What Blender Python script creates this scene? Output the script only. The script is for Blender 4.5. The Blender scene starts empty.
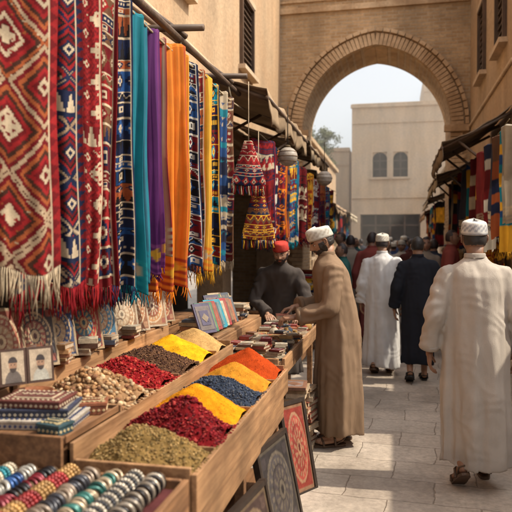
import bpy, bmesh, math, random
import numpy as np
from mathutils import Vector, noise
random.seed(7); RNG=np.random.RandomState(7)
scene=bpy.context.scene
pi=math.pi
# ------------------------------------------------------------ helpers
def rz(a): c,s=math.cos(a),math.sin(a); return np.array([[c,-s,0],[s,c,0],[0,0,1.]])
def rx(a): c,s=math.cos(a),math.sin(a); return np.array([[1.,0,0],[0,c,-s],[0,s,c]])
def ry(a): c,s=math.cos(a),math.sin(a); return np.array([[c,0,s],[0,1.,0],[-s,0,c]])
D=math.radians
def link(o): scene.collection.objects.link(o); return o
def group(name,loc=(0,0,0),rot=0):
    e=bpy.data.objects.new(name,None); link(e); e.location=loc; e.rotation_euler=(0,0,rot); e.empty_display_size=.2
    return e
def gridfaces(nu,nv,closed=False):
    F=[]
    for j in range(nv-1):
        for i in range(nu if closed else nu-1):
            a=j*nu+i; b=j*nu+(i+1)%nu
            F.append((a,b,b+nu,a+nu))
    return F
class MB:
    def __init__(s): s.V=[];s.F=[];s.C=[];s.M=[];s.n=0
    def add(s,v,f,c=(.5,.5,.5),m=0):
        v=np.asarray(v,float).reshape(-1,3); c=np.asarray(c,float)
        if c.ndim==1: c=np.tile(c[:3],(len(v),1))
        n=s.n; s.V.append(v); s.C.append(c)
        s.F+=[tuple(i+n for i in q) for q in f]; s.M+=[m]*len(f); s.n+=len(v)
    def box(s,c,d,col=(.5,.5,.5),R=None,m=0,taper=1.0):
        x,y,z=d[0]/2,d[1]/2,d[2]/2; t=taper
        v=np.array([[-x,-y,-z],[x,-y,-z],[x,y,-z],[-x,y,-z],[-x*t,-y*t,z],[x*t,-y*t,z],[x*t,y*t,z],[-x*t,y*t,z]])
        if R is not None: v=v@np.asarray(R).T
        s.add(v+np.array(c),[(0,3,2,1),(4,5,6,7),(0,1,5,4),(1,2,6,5),(2,3,7,6),(3,0,4,7)],col,m)
    def tube(s,pts,rads,seg=10,col=(.5,.5,.5),m=0,flat=None):
        P=[np.array(p,float) for p in pts]; n=len(P)
        if not hasattr(rads,'__len__'): rads=[rads]*n
        V=[];ref=None
        for i in range(n):
            t=P[min(i+1,n-1)]-P[max(i-1,0)]; t=t/(np.linalg.norm(t)+1e-9)
            if ref is None:
                ref=np.array([0,0,1.]) if abs(t[2])<.9 else np.array([0,1.,0])
            a=np.cross(t,ref); a/=np.linalg.norm(a)+1e-9; b=np.cross(a,t)
            ref=b
            for k in range(seg):
                th=2*pi*k/seg
                V.append(P[i]+rads[i]*(math.cos(th)*a+math.sin(th)*b))
        F=[tuple(reversed(q)) for q in gridfaces(seg,n,True)]
        F.append(tuple(range(seg))); F.append(tuple(reversed(range((n-1)*seg,n*seg))))
        s.add(V,F,col,m)
    def ball(s,c,r,col=(.5,.5,.5),m=0,nu=16,nv=10,R=None):
        r=np.array(r,float) if hasattr(r,'__len__') else np.array([r,r,r])
        V=[]
        for j in range(nv+1):
            ph=-pi/2+pi*j/nv
            ph=max(-pi/2+.02,min(pi/2-.02,ph))
            for i in range(nu):
                th=2*pi*i/nu
                V.append((math.cos(ph)*math.cos(th),math.cos(ph)*math.sin(th),math.sin(ph)))
        V=np.array(V)*r
        if R is not None: V=V@R.T
        F=gridfaces(nu,nv+1,True); F.append(tuple(reversed(range(nu)))); F.append(tuple(range(nv*nu,(nv+1)*nu)))
        s.add(V+np.array(c),F,col,m)
    def limb(s,pts,rads,seg=12,col=(.5,.5,.5)):
        s.tube(pts,rads,seg,col)
        for p,r in zip(pts,rads): s.ball(p,r*.99,col,nu=12,nv=8)
    def torus(s,c,R,r,col,axis='y',seg=16,sub=6,rot=None,m=0):
        V=[]
        for i in range(seg):
            a=2*pi*i/seg
            for j in range(sub):
                b=2*pi*j/sub
                V.append(((R+r*math.cos(b))*math.cos(a),r*math.sin(b),(R+r*math.cos(b))*math.sin(a)))
        V=np.array(V)
        if axis=='z': V=V@rx(pi/2).T
        if rot is not None: V=V@rot.T
        F=[(i*sub+j,i*sub+(j+1)%sub,((i+1)%seg)*sub+(j+1)%sub,((i+1)%seg)*sub+j) for i in range(seg) for j in range(sub)]
        s.add(V+np.array(c),F,col,m)
    def arr(s): return np.concatenate(s.V),np.concatenate(s.C)
    def mesh(s,name):
        me=bpy.data.meshes.new(name); V,C=s.arr()
        me.from_pydata(V.tolist(),[],s.F)
        at=me.color_attributes.new('Col','FLOAT_COLOR','POINT')
        at.data.foreach_set('color',np.concatenate([np.clip(C,0,1),np.ones((len(C),1))],1).astype(np.float32).ravel())
        me.polygons.foreach_set('material_index',np.array(s.M,dtype=np.int32))
        return me
    def obj(s,name,mats,parent=None,smooth=False,bevel=0,solid=0,sub=0):
        me=s.mesh(name)
        if not isinstance(mats,(list,tuple)): mats=[mats]
        for m in mats: me.materials.append(m)
        if smooth: me.polygons.foreach_set('use_smooth',np.ones(len(me.polygons),dtype=bool))
        me.update()
        o=bpy.data.objects.new(name,me); link(o)
        if parent is not None: o.parent=parent
        if solid:
            md=o.modifiers.new('Solid','SOLIDIFY'); md.thickness=solid; md.offset=0
        if bevel:
            md=o.modifiers.new('Bevel','BEVEL'); md.width=bevel; md.segments=2; md.limit_method='ANGLE'; md.angle_limit=D(40)
        return o
def remesh(mb,vox,it=3,fac=.5):
    me=mb.mesh('tmp'); ob=bpy.data.objects.new('tmp',me); link(ob)
    r=ob.modifiers.new('r','REMESH'); r.mode='VOXEL'; r.voxel_size=vox
    if it:
        sm=ob.modifiers.new('s','SMOOTH'); sm.iterations=it; sm.factor=fac
    dg=bpy.context.evaluated_depsgraph_get(); ev=ob.evaluated_get(dg); m=ev.to_mesh()
    V=np.empty(len(m.vertices)*3,dtype=np.float32); m.vertices.foreach_get('co',V)
    N=np.empty(len(m.vertices)*3,dtype=np.float32); m.vertices.foreach_get('normal',N)
    F=[tuple(p.vertices) for p in m.polygons]
    ev.to_mesh_clear(); bpy.data.objects.remove(ob); bpy.data.meshes.remove(me)
    return V.reshape(-1,3).astype(float),F,N.reshape(-1,3).astype(float)
# ------------------------------------------------------------ materials
def newmat(name):
    m=bpy.data.materials.new(name); m.use_nodes=True
    nt=m.node_tree; b=nt.nodes['Principled BSDF']
    return m,nt,b
def noise_node(nt,vec,scale,detail=4,rough=.55):
    n=nt.nodes.new('ShaderNodeTexNoise'); n.inputs['Scale'].default_value=scale; n.inputs['Detail'].default_value=detail
    n.inputs['Roughness'].default_value=rough
    if vec is not None: nt.links.new(vec,n.inputs['Vector'])
    return n
def maprange(nt,val,a,b,c,d):
    n=nt.nodes.new('ShaderNodeMapRange'); n.inputs[1].default_value=a;n.inputs[2].default_value=b;n.inputs[3].default_value=c;n.inputs[4].default_value=d
    nt.links.new(val,n.inputs[0]); return n.outputs[0]
def scalecol(nt,col,fac):
    n=nt.nodes.new('ShaderNodeVectorMath'); n.operation='SCALE'
    nt.links.new(col,n.inputs[0]); nt.links.new(fac,n.inputs['Scale']); return n.outputs[0]
def bump(nt,b,h,strength,dist=.01):
    n=nt.nodes.new('ShaderNodeBump'); n.inputs['Strength'].default_value=strength; n.inputs['Distance'].default_value=dist
    nt.links.new(h,n.inputs['Height']); nt.links.new(n.outputs[0],b.inputs['Normal']); return n
def vc(name,rough=.75,var=.2,scale=12,bs=300,bst=.3,spec=.3,metal=0,sheen=0,transl=0,bd=.004,crumple=0):
    m,nt,b=newmat(name)
    at=nt.nodes.new('ShaderNodeAttribute'); at.attribute_name='Col'
    tc=nt.nodes.new('ShaderNodeTexCoord')
    n1=noise_node(nt,tc.outputs['Object'],scale,4)
    c=scalecol(nt,at.outputs['Color'],maprange(nt,n1.outputs[0],.3,.7,1-var,1+var))
    n2=noise_node(nt,tc.outputs['Object'],bs,2)
    c=scalecol(nt,c,maprange(nt,n2.outputs[0],.3,.7,1-var*.6,1+var*.6))
    nt.links.new(c,b.inputs['Base Color'])
    b.inputs['Roughness'].default_value=rough; b.inputs['Metallic'].default_value=metal
    b.inputs['Specular IOR Level'].default_value=spec
    if sheen:
        b.inputs['Sheen Weight'].default_value=sheen; b.inputs['Sheen Roughness'].default_value=.5
    bn=bump(nt,b,n2.outputs[0],bst,bd)
    if crumple:
        mp=nt.nodes.new('ShaderNodeMapping'); mp.inputs['Scale'].default_value=(1,1,.35); nt.links.new(tc.outputs['Object'],mp.inputs[0])
        n3=noise_node(nt,mp.outputs[0],11,3,.5); n3.inputs['Distortion'].default_value=.6
        b2=nt.nodes.new('ShaderNodeBump'); b2.inputs['Strength'].default_value=crumple; b2.inputs['Distance'].default_value=.03
        nt.links.new(n3.outputs[0],b2.inputs['Height']); nt.links.new(b2.outputs[0],bn.inputs['Normal'])
    if transl:
        tr=nt.nodes.new('ShaderNodeBsdfTranslucent'); nt.links.new(c,tr.inputs[0])
        mx=nt.nodes.new('ShaderNodeMixShader'); mx.inputs[0].default_value=transl
        nt.links.new(b.outputs[0],mx.inputs[1]); nt.links.new(tr.outputs[0],mx.inputs[2])
        nt.links.new(mx.outputs[0],nt.nodes['Material Output'].inputs[0])
    return m
CLOTH=vc('woven_cloth',.95,.30,9,380,.9,.1,crumple=.15)
SILK=vc('soft_fabric',.75,.15,6,500,.3,.25,transl=.25,crumple=.15)
ROBE=vc('robe_cloth',.92,.10,5,430,.7,.08,crumple=.28)
SKIN=vc('skin',.48,.16,30,500,.2,.4)
SKIN.node_tree.nodes['Principled BSDF'].inputs['Subsurface Weight'].default_value=.1
SKIN.node_tree.nodes['Principled BSDF'].inputs['Subsurface Radius'].default_value=(.02,.008,.004)
SKIN.node_tree.nodes['Principled BSDF'].inputs['Subsurface Scale'].default_value=.3
PAINT=vc('painted_goods',.5,.25,25,200,.15,.4)
POWDER=vc('spice_powder',.95,.20,25,300,.7,.05,bd=.006)
BITS=vc('dried_bits',.8,.35,60,300,.4,.2)
METAL=vc('jewellery',.32,.25,40,300,.1,.6,metal=.35)
CANVAS=vc('awning_canvas',.9,.3,3,250,.4,.1)
LEAF=vc('leaves',.6,.4,1.5,30,.1,.3,transl=.3)
ROPE=vc('rope',.9,.3,40,300,.5,.1)
def wood(name,c1,c2,rough=.6,along='Y'):
    m,nt,b=newmat(name); g=nt.nodes.new('ShaderNodeNewGeometry')
    mp=nt.nodes.new('ShaderNodeMapping'); sc={'X':(2,30,30),'Y':(30,2,30),'Z':(30,30,2)}[along]
    mp.inputs['Scale'].default_value=sc; nt.links.new(g.outputs['Position'],mp.inputs[0])
    n=noise_node(nt,mp.outputs[0],1.3,6,.65); n2=noise_node(nt,g.outputs['Position'],3.5,4)
    r=nt.nodes.new('ShaderNodeValToRGB'); r.color_ramp.elements[0].position=.3; r.color_ramp.elements[1].position=.7
    r.color_ramp.elements[0].color=(*c1,1); r.color_ramp.elements[1].color=(*c2,1)
    nt.links.new(n.outputs[0],r.inputs[0])
    c=scalecol(nt,r.outputs[0],maprange(nt,n2.outputs[0],.3,.7,.6,1.25)); nt.links.new(c,b.inputs['Base Color'])
    b.inputs['Roughness'].default_value=rough; bump(nt,b,n.outputs[0],.5,.008); return m
WOOD=wood('stall_wood',(.11,.048,.02),(.32,.16,.07))
WOODL=wood('pale_wood',(.19,.092,.04),(.42,.235,.11))
WOODD=wood('dark_wood',(.05,.028,.016),(.14,.08,.045),along='Z')
POLE=wood('pole_wood',(.06,.035,.02),(.16,.09,.05),along='X')
def wallmat(name,c1,c2,mortar,bw=.24,bh=.07,brick=True,ms=.01,bst=.6,stain=.3):
    m,nt,b=newmat(name); g=nt.nodes.new('ShaderNodeNewGeometry')
    sp=nt.nodes.new('ShaderNodeSeparateXYZ'); nt.links.new(g.outputs['Position'],sp.inputs[0])
    ad=nt.nodes.new('ShaderNodeMath'); ad.operation='ADD'; nt.links.new(sp.outputs[0],ad.inputs[0]); nt.links.new(sp.outputs[1],ad.inputs[1])
    cb=nt.nodes.new('ShaderNodeCombineXYZ'); nt.links.new(ad.outputs[0],cb.inputs[0]); nt.links.new(sp.outputs[2],cb.inputs[1])
    big=noise_node(nt,g.outputs['Position'],.9,8,.68); fine=noise_node(nt,g.outputs['Position'],16,6,.7)
    if brick:
        br=nt.nodes.new('ShaderNodeTexBrick'); nt.links.new(cb.outputs[0],br.inputs['Vector'])
        br.inputs['Scale'].default_value=1; br.inputs['Brick Width'].default_value=bw; br.inputs['Row Height'].default_value=bh
        br.inputs['Mortar Size'].default_value=ms; br.inputs['Mortar Smooth'].default_value=.3
        br.inputs['Color1'].default_value=(*c1,1); br.inputs['Color2'].default_value=(*c2,1); br.inputs['Mortar'].default_value=(*mortar,1)
        col=br.outputs['Color']
        inv=maprange(nt,br.outputs['Fac'],0,1,1,0)
        h=nt.nodes.new('ShaderNodeMath'); h.operation='MULTIPLY_ADD'; nt.links.new(fine.outputs[0],h.inputs[0]); h.inputs[1].default_value=.5; nt.links.new(inv,h.inputs[2]); hh=h.outputs[0]
    else:
        r=nt.nodes.new('ShaderNodeMix'); r.data_type='RGBA'; nt.links.new(maprange(nt,big.outputs[0],.42,.58,0,1),r.inputs[0])
        r.inputs[6].default_value=(*c1,1); r.inputs[7].default_value=(*c2,1); col=r.outputs[2]; hh=fine.outputs[0]
    mp=nt.nodes.new('ShaderNodeMapping'); mp.inputs['Scale'].default_value=(.8,.8,.12); nt.links.new(g.outputs['Position'],mp.inputs[0])
    st=noise_node(nt,mp.outputs[0],2,5,.7)
    col=scalecol(nt,col,maprange(nt,st.outputs[0],.35,.6,1-stain*.6,1.05))
    col=scalecol(nt,col,maprange(nt,big.outputs[0],.3,.7,1-stain,1+stain*.6))
    col=scalecol(nt,col,maprange(nt,fine.outputs[0],.3,.7,.80,1.14))
    nt.links.new(col,b.inputs['Base Color']); b.inputs['Roughness'].default_value=.9; b.inputs['Specular IOR Level'].default_value=.15
    bump(nt,b,hh,bst,.02); return m
BRICK=wallmat('sand_brick',(.60,.41,.235),(.45,.29,.155),(.56,.42,.28),ms=.012,bst=.8)
PLASTER=wallmat('sand_plaster',(.57,.40,.25),(.45,.30,.18),(.4,.3,.2),brick=False,bst=.7,stain=.34)
PLASTER2=wallmat('pale_plaster',(.66,.50,.35),(.56,.41,.27),(.4,.3,.2),brick=False,bst=.5,stain=.28)
VOUS=wallmat('arch_brick',(.54,.35,.20),(.64,.46,.29),(.4,.3,.2),brick=False,bst=.6)
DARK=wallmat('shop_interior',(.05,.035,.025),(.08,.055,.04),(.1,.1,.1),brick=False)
def ground_mat():
    m,nt,b=newmat('paving_stone'); g=nt.nodes.new('ShaderNodeNewGeometry')
    mp=nt.nodes.new('ShaderNodeMapping'); mp.inputs['Rotation'].default_value=(0,0,D(4)); nt.links.new(g.outputs['Position'],mp.inputs[0])
    wn=noise_node(nt,g.outputs['Position'],2.5,4)
    vm=nt.nodes.new('ShaderNodeVectorMath'); vm.operation='MULTIPLY_ADD'; nt.links.new(wn.outputs['Color'],vm.inputs[0]); vm.inputs[1].default_value=(.10,.10,0); nt.links.new(mp.outputs[0],vm.inputs[2])
    br=nt.nodes.new('ShaderNodeTexBrick'); nt.links.new(vm.outputs[0],br.inputs['Vector'])
    br.inputs['Scale'].default_value=1; br.inputs['Brick Width'].default_value=.56; br.inputs['Row Height'].default_value=.37
    br.inputs['Mortar Size'].default_value=.006; br.inputs['Mortar Smooth'].default_value=.7
    br.inputs['Color1'].default_value=(.46,.385,.31,1); br.inputs['Color2'].default_value=(.39,.32,.255,1); br.inputs['Mortar'].default_value=(.28,.225,.175,1)
    big=noise_node(nt,g.outputs['Position'],1.3,9,.72); fine=noise_node(nt,g.outputs['Position'],24,6,.75)
    col=scalecol(nt,br.outputs['Color'],maprange(nt,big.outputs[0],.3,.7,.58,1.28))
    col=scalecol(nt,col,maprange(nt,fine.outputs[0],.3,.7,.72,1.24))
    nt.links.new(col,b.inputs['Base Color'])
    nt.links.new(maprange(nt,big.outputs[0],.3,.7,.32,.62),b.inputs['Roughness']); b.inputs['Specular IOR Level'].default_value=.45
    h=nt.nodes.new('ShaderNodeMath'); h.operation='MULTIPLY_ADD'; nt.links.new(fine.outputs[0],h.inputs[0]); h.inputs[1].default_value=.8
    nt.links.new(maprange(nt,br.outputs['Fac'],0,1,1,0),h.inputs[2]); bump(nt,b,h.outputs[0],.6,.010); return m
PAVE=ground_mat()
# ------------------------------------------------------------ ground
mb=MB(); mb.add([(-150,-100,0),(150,-100,0),(150,250,0),(-150,250,0)],[(0,1,2,3)],(.4,.35,.3)); mb.obj('ground',PAVE)
mb=MB(); mb.box((-2.2,6,.06),(.55,15.6,.12),(.4,.33,.26)); mb.obj('kerb',PLASTER2,bevel=.015)
mb=MB(); mb.box((1.36,11.2,.06),(.26,5.4,.12),(.4,.33,.26)); mb.obj('kerb',PLASTER2,bevel=.015)
# ------------------------------------------------------------ lattice window
def lattice(parent,X,y0,y1,z0,z1,side,name='window_lattice'):
    mb=MB(); w=y1-y0; h=z1-z0
    def b(cy,cz,dy,dz,t,off,m=0): mb.box((X+side*off,cy,cz),(t,dy,dz),m=m)
    yc,zc=(y0+y1)/2,(z0+z1)/2
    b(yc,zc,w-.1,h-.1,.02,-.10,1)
    for s in (-1,1):
        b(yc+s*(w/2-.03),zc,.06,h,.12,.0)
        b(yc,zc+s*(h/2-.03),w-.12,.06,.12,.0)
    n=max(3,int(w/.10))
    for i in range(1,n): b(y0+w*i/n,zc,.02,h-.12,.03,-.03)
    n=max(3,int(h/.10))
    for i in range(1,n): b(yc,z0+h*i/n,w-.12,.02,.03,.001)
    b(yc,z0-.04,w+.16,.07,.16,.04,2); b(yc,z1+.05,w+.16,.09,.10,.01,2)
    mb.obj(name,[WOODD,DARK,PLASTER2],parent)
# ------------------------------------------------------------ left building
g=group('left_building')
mb=MB()
XL=-2.5
wins=[(6.6,7.5,4.6,5.9),(10.2,11.1,4.5,5.7)]
def wall_with_openings(mb,x0,x1,ya,yb,za,zb,ops):
    ops=sorted(ops); y=ya; xc=(x0+x1)/2; dx=abs(x1-x0)
    for (a,b_,c,d) in ops:
        mb.box((xc,(y+a)/2,(za+zb)/2),(dx,a-y,zb-za))
        mb.box((xc,(a+b_)/2,(za+c)/2),(dx,b_-a,c-za)); mb.box((xc,(a+b_)/2,(d+zb)/2),(dx,b_-a,zb-d)); y=b_
    mb.box((xc,(y+yb)/2,(za+zb)/2),(dx,yb-y,zb-za))
wall_with_openings(mb,XL-.4,XL,-3,13.98,3.1,8.6,wins)
for y in (-2.6,1.2,5.35,9.4,13.6): mb.box((XL-.2,y,1.55),(.4,.5,3.1))
mb.obj('walls',PLASTER,g,bevel=.0)
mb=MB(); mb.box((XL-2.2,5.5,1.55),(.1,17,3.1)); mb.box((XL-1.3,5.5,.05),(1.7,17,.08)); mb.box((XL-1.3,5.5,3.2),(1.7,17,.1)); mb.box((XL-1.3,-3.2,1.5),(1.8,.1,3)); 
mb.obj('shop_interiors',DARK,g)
mb=MB(); mb.box((XL+.04,5.5,8.45),(.2,16.9,.14)); mb.box((XL+.02,5.5,3.22),(.12,16.9,.1))
mb.box((XL+.015,5.5,4.02),(.05,16.9,.06))
mb.obj('cornice',PLASTER2,g,bevel=.02)
for w in wins: lattice(g,XL,*w,1)
# ------------------------------------------------------------ right building (stepped height)
g=group('right_building')
XR=1.5; mb=MB()
w1=(9.5,10.3,4.45,5.35); w2=(11.6,12.4,4.55,5.8)
wall_with_openings(mb,XR,XR+.4,8.9,10.75,2.95,6.0,[w1])
wall_with_openings(mb,XR,XR+.4,10.752,13.98,2.95,7.3,[w2])
for y in (9.13,11.2,13.75): mb.box((XR+.2,y,1.47),(.4,.45,2.95))
mb.box((XR+2.4,9.1,3.0),(4.0,.4,6.0)); mb.box((XR+2.4,10.95,6.67),(4.0,.4,1.25)); mb.box((XR+2.4,10.0,5.9),(3.9,1.4,.1))
mb.obj('walls',PLASTER,g)
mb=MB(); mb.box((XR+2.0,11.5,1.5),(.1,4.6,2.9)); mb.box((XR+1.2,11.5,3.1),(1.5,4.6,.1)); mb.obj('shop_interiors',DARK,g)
mb=MB(); mb.box((XR-.03,12.36,7.2),(.16,3.2,.14)); mb.box((XR-.03,9.8,5.95),(.16,1.8,.12)); mb.box((XR-.015,11.44,4.0),(.05,5.0,.06)); mb.obj('cornice',PLASTER2,g,bevel=.02)
for w in (w1,w2): lattice(g,XR,*w,-1)
g=group('unseen_low_building'); mb=MB()  # out of view; kept low and set back so sun reaches the street
wall_with_openings(mb,2.7,3.1,-4,8.88,0,3.1,[(.2,1.4,.05,2.2),(4.4,5.6,.05,2.2)]); mb.obj('walls',PLASTER2,g)
mb=MB(); mb.box((2.95,.8,1.1),(.06,1.2,2.15)); mb.box((2.95,5,1.1),(.06,1.2,2.15))
for yy in (.8,5):
    for k in range(-2,3): mb.box((2.9,yy+k*.22,1.12),(.05,.19,2.0))
mb.obj('doors',WOODD,g,bevel=.01)
mb=MB(); mb.box((2.88,2.4,3.15),(.5,12.9,.1)); mb.obj('coping',BRICK,g,bevel=.01)
# ------------------------------------------------------------ arch gateway
g=group('brick_archway')
cx=-.44;a=1.55;zs=4.05;rise=1.75;YF=14.0;YB=15.4;ZT=9.2
c0=(rise*rise-a*a)/(2*a);R0=a+c0
def archpts(off,n=28):
    R=R0+off; P=[]
    ang0=pi; ang1=pi-math.acos(c0/R)
    L=[(cx+c0+R*math.cos(ang0+(ang1-ang0)*i/n),zs+R*math.sin(ang0+(ang1-ang0)*i/n)) for i in range(n+1)]
    Rr=[(2*cx-x,z) for x,z in reversed(L[:-1])]
    return L+Rr
P=archpts(0); mb=MB(); xl,xr=-3.6,3.4
V=[];n=len(P)
for x,z in P: V+= [(x,YF,z),(x,YF,ZT),(x,YB,z),(x,YB,ZT)]
F=[]
for i in range(n-1):
    b=4*i; F+=[(b,b+4,b+5,b+1),(b+2,b+3,b+7,b+6),(b,b+2,b+6,b+4),(b+1,b+5,b+7,b+3)]
mb.add(V,F)
for x0,x1 in ((xl,cx-a),(cx+a,xr)):
    mb.box(((x0+x1)/2,(YF+YB)/2,ZT/2),(x1-x0,YB-YF,ZT))
mb.obj('arch_wall',BRICK,g)
mb=MB()
def ring(o0,o1,y,th,step,jit):
    R=(o0+o1)/2+R0
    ang1=math.acos(c0/R); m=int(ang1*R/step)
    for sgn in (-1,1):
        for i in range(m):
            t=ang1*(i+.5)/m
            x=c0-R*math.cos(t); z=R*math.sin(t)
            px=cx+(x if sgn<0 else -x)
            Rm=ry((pi/2-(pi-t)) if sgn<0 else -(pi/2-(pi-t)))
            mb.box((px,y-th/2+random.uniform(-jit,jit),zs+z),(ang1*R/m*.86,th,(o1-o0)*.97),R=Rm)
ring(.01,.27,YF,.07,.085,.004); ring(.29,.37,YF,.11,.16,.003)
for s in (-1,1):
    for k in range(44):
        w=.30 if k%2 else .24
        mb.box((cx+s*(a+.005+w/2),YF-.03+random.uniform(-.004,.004),.05+k*.0905),(w,.06,.08))
mb.obj('voussoirs',VOUS,g,bevel=.006)
mb=MB()
for s in (-1,1):
    mb.box((cx+s*(a+.62),YF-.03,3.3),(.10,.06,6.6))
    mb.box((cx+s*(a+.80),YF-.02,3.3),(.05,.04,6.6))
mb.box((cx,YF-.03,6.66),(2*a+1.34,.06,.12)); mb.box((cx,YF-.02,6.86),(2*a+1.7,.04,.05))
for s in (-1,1): mb.box((cx+s*(a+.12),YF-.06,zs-.07),(.5,.12,.14))
for k in range(32): mb.box((cx-2.3+k*.148,YF-.03,7.15),(.08,.06,.14))
mb.obj('frame_moulding',VOUS,g,bevel=.006)
# ------------------------------------------------------------ courtyard beyond
def facade(name,x0,x1,y,z1,wins,mat,doors=(),depth=6,zm=None):
    g=group(name); mb=MB(); zm=zm or z1*.5
    for (lo,hi,ops) in ((0,zm,doors),(zm,z1,wins)):
        x=x0
        for (a_,b_,c,d) in sorted(ops):
            mb.box(((x+a_)/2,y+.2,(lo+hi)/2),(a_-x,.4,hi-lo))
            if c>lo: mb.box(((a_+b_)/2,y+.2,(lo+c)/2),(b_-a_,.4,c-lo))
            mb.box(((a_+b_)/2,y+.2,(d+hi)/2),(b_-a_,.4,hi-d)); x=b_
        mb.box(((x+x1)/2,y+.2,(lo+hi)/2),(x1-x,.4,hi-lo))
    mb.box((x0+.2,y+depth/2+.2,z1/2),(.4,depth-.4,z1)); mb.box((x1-.2,y+depth/2+.2,z1/2),(.4,depth-.4,z1))
    mb.box(((x0+x1)/2,y+depth/2+.2,z1-.2),(x1-x0-.8,depth-.4,.2))
    mb.obj('walls',mat,g)
    mb=MB(); mb.box(((x0+x1)/2,y-.02,z1-.12),(x1-x0+.1,.14,.16)); mb.box(((x0+x1)/2,y-.03,zm),(x1-x0,.1,.12)); mb.box(((x0+x1)/2,y-.02,z1-.9),(x1-x0,.06,.06)); mb.obj('cornice',PLASTER2,g)
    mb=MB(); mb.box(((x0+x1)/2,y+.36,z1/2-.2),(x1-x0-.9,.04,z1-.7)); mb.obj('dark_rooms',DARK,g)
    mb=MB()
    for (a_,b_,c,d) in wins:
        w=(b_-a_)/2; xc=(a_+b_)/2
        for s in (-1,1):
            V=[(xc+s*w,y+.06,d)]+[(xc+s*w*math.sin(t),y+.06,d-w+w*math.cos(t)) for t in np.linspace(0,pi/2,8)]
            mb.add(V,[(0,i,i+1) for i in range(1,8)],m=1)
        mb.box((xc,y+.1,(c+d)/2),(.05,.05,d-c)); 
        for k in (1,2): mb.box((xc,y+.13,c+(d-c)*k/3),(b_-a_,.04,.04))
        mb.box((xc,y-.04,c-.05),(b_-a_+.2,.18,.09),m=1)
    for (a_,b_,c,d) in doors:
        for k in range(int((b_-a_)/.6)+1): mb.box((a_+.04+k*(b_-a_-.08)/max(1,int((b_-a_)/.6)),y+.12,d/2),(.07,.06,d))
        mb.box(((a_+b_)/2,y+.16,d-.5),(b_-a_,.05,.06)); mb.box(((a_+b_)/2,y+.16,.9),(b_-a_,.05,.06))
    mb.obj('window_frames',[WOODD,mat],g); return g
facade('far_building',-2.0,7.5,30,8.0,[(-1.05,-.40,4.6,5.75),(-.12,.53,4.6,5.75),(2.6,3.4,4.6,5.8)],PLASTER2,doors=[(-1.6,1.1,0,2.9),(2,5,0,2.8)],zm=3.7)
facade('courtyard_house',-11,-2.4,34,6.6,[(-8,-7,3.6,4.8),(-5.3,-4.5,3.6,4.8),(-3.9,-3.2,3.6,4.8)],PLASTER2)
facade('distant_tower_house',1.6,6.5,40,11.6,[(1.9,2.6,8.6,9.8),(3.3,4.0,8.6,9.8)],PLASTER2)
g=group('courtyard_side_building'); mb=MB(); mb.box((-2.6,20.6,2.2),(.5,10.4,4.4)); mb.obj('walls',PLASTER,g)
mb=MB(); mb.box((-2.6,20.6,4.46),(.7,10.6,.12)); mb.obj('coping',BRICK,g)
lattice(g,-2.34,17,18.2,1.2,2.8,1); lattice(g,-2.34,21,22.2,1.2,2.8,1)
g=group('courtyard_side_building'); mb=MB(); mb.box((2.05,21.6,2.1),(.5,12.4,4.2)); mb.obj('walls',PLASTER,g)
mb=MB(); mb.box((2.05,21.6,4.26),(.7,12.6,.12)); mb.obj('coping',BRICK,g)
lattice(g,1.79,17,18.2,1.2,2.8,-1)
def tree(x,y,h,r,seed):
    rs=random.Random(seed); g=group('courtyard_tree',(x,y,0))
    mb=MB(); mb.tube([(0,0,-.05),(.05,.02,h*.3),(-.03,.05,h*.55),(.05,0,h*.8)],[.16,.12,.09,.03],8)
    tips=[]
    for i in range(18):
        a_=rs.uniform(0,6.28); z0=h*rs.uniform(.42,.7); e=(math.cos(a_)*r*rs.uniform(.35,.85),math.sin(a_)*r*rs.uniform(.35,.85),z0+h*rs.uniform(.08,.3))
        mb.tube([(0,0,z0),(e[0]*.5,e[1]*.5,(z0+e[2])/2+.1),e],[.05,.035,.012],6); tips.append(e)
    mb.obj('trunk',WOODD,g,smooth=True)
    V=[];F=[];C=[]
    for e in tips+[(0,0,h*.9),(.3,.2,h*.85),(-.4,.1,h*.8)]:
        for c in range(6):
            cc=[e[k]+rs.gauss(0,r*.18) for k in range(3)]
            sh=rs.uniform(.5,1.4)
            for l in range(60):
                p=[cc[k]+rs.gauss(0,r*.10) for k in range(3)]
                s=rs.uniform(.035,.075); d1=Vector([rs.gauss(0,1) for _ in range(3)]).normalized(); d2=d1.orthogonal().normalized()
                n0=len(V); P_=Vector(p)
                V+=[tuple(P_-d1*s),tuple(P_+d2*s*.5),tuple(P_+d1*s),tuple(P_-d2*s*.5)]; F.append((n0,n0+1,n0+2,n0+3))
                C+= [(.12*sh,.13*sh,.045*sh)]*4
    mb=MB(); mb.add(V,F,np.array(C)); mb.obj('foliage',LEAF,g)
tree(-3.75,29.0,7.0,.95,3)
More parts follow.
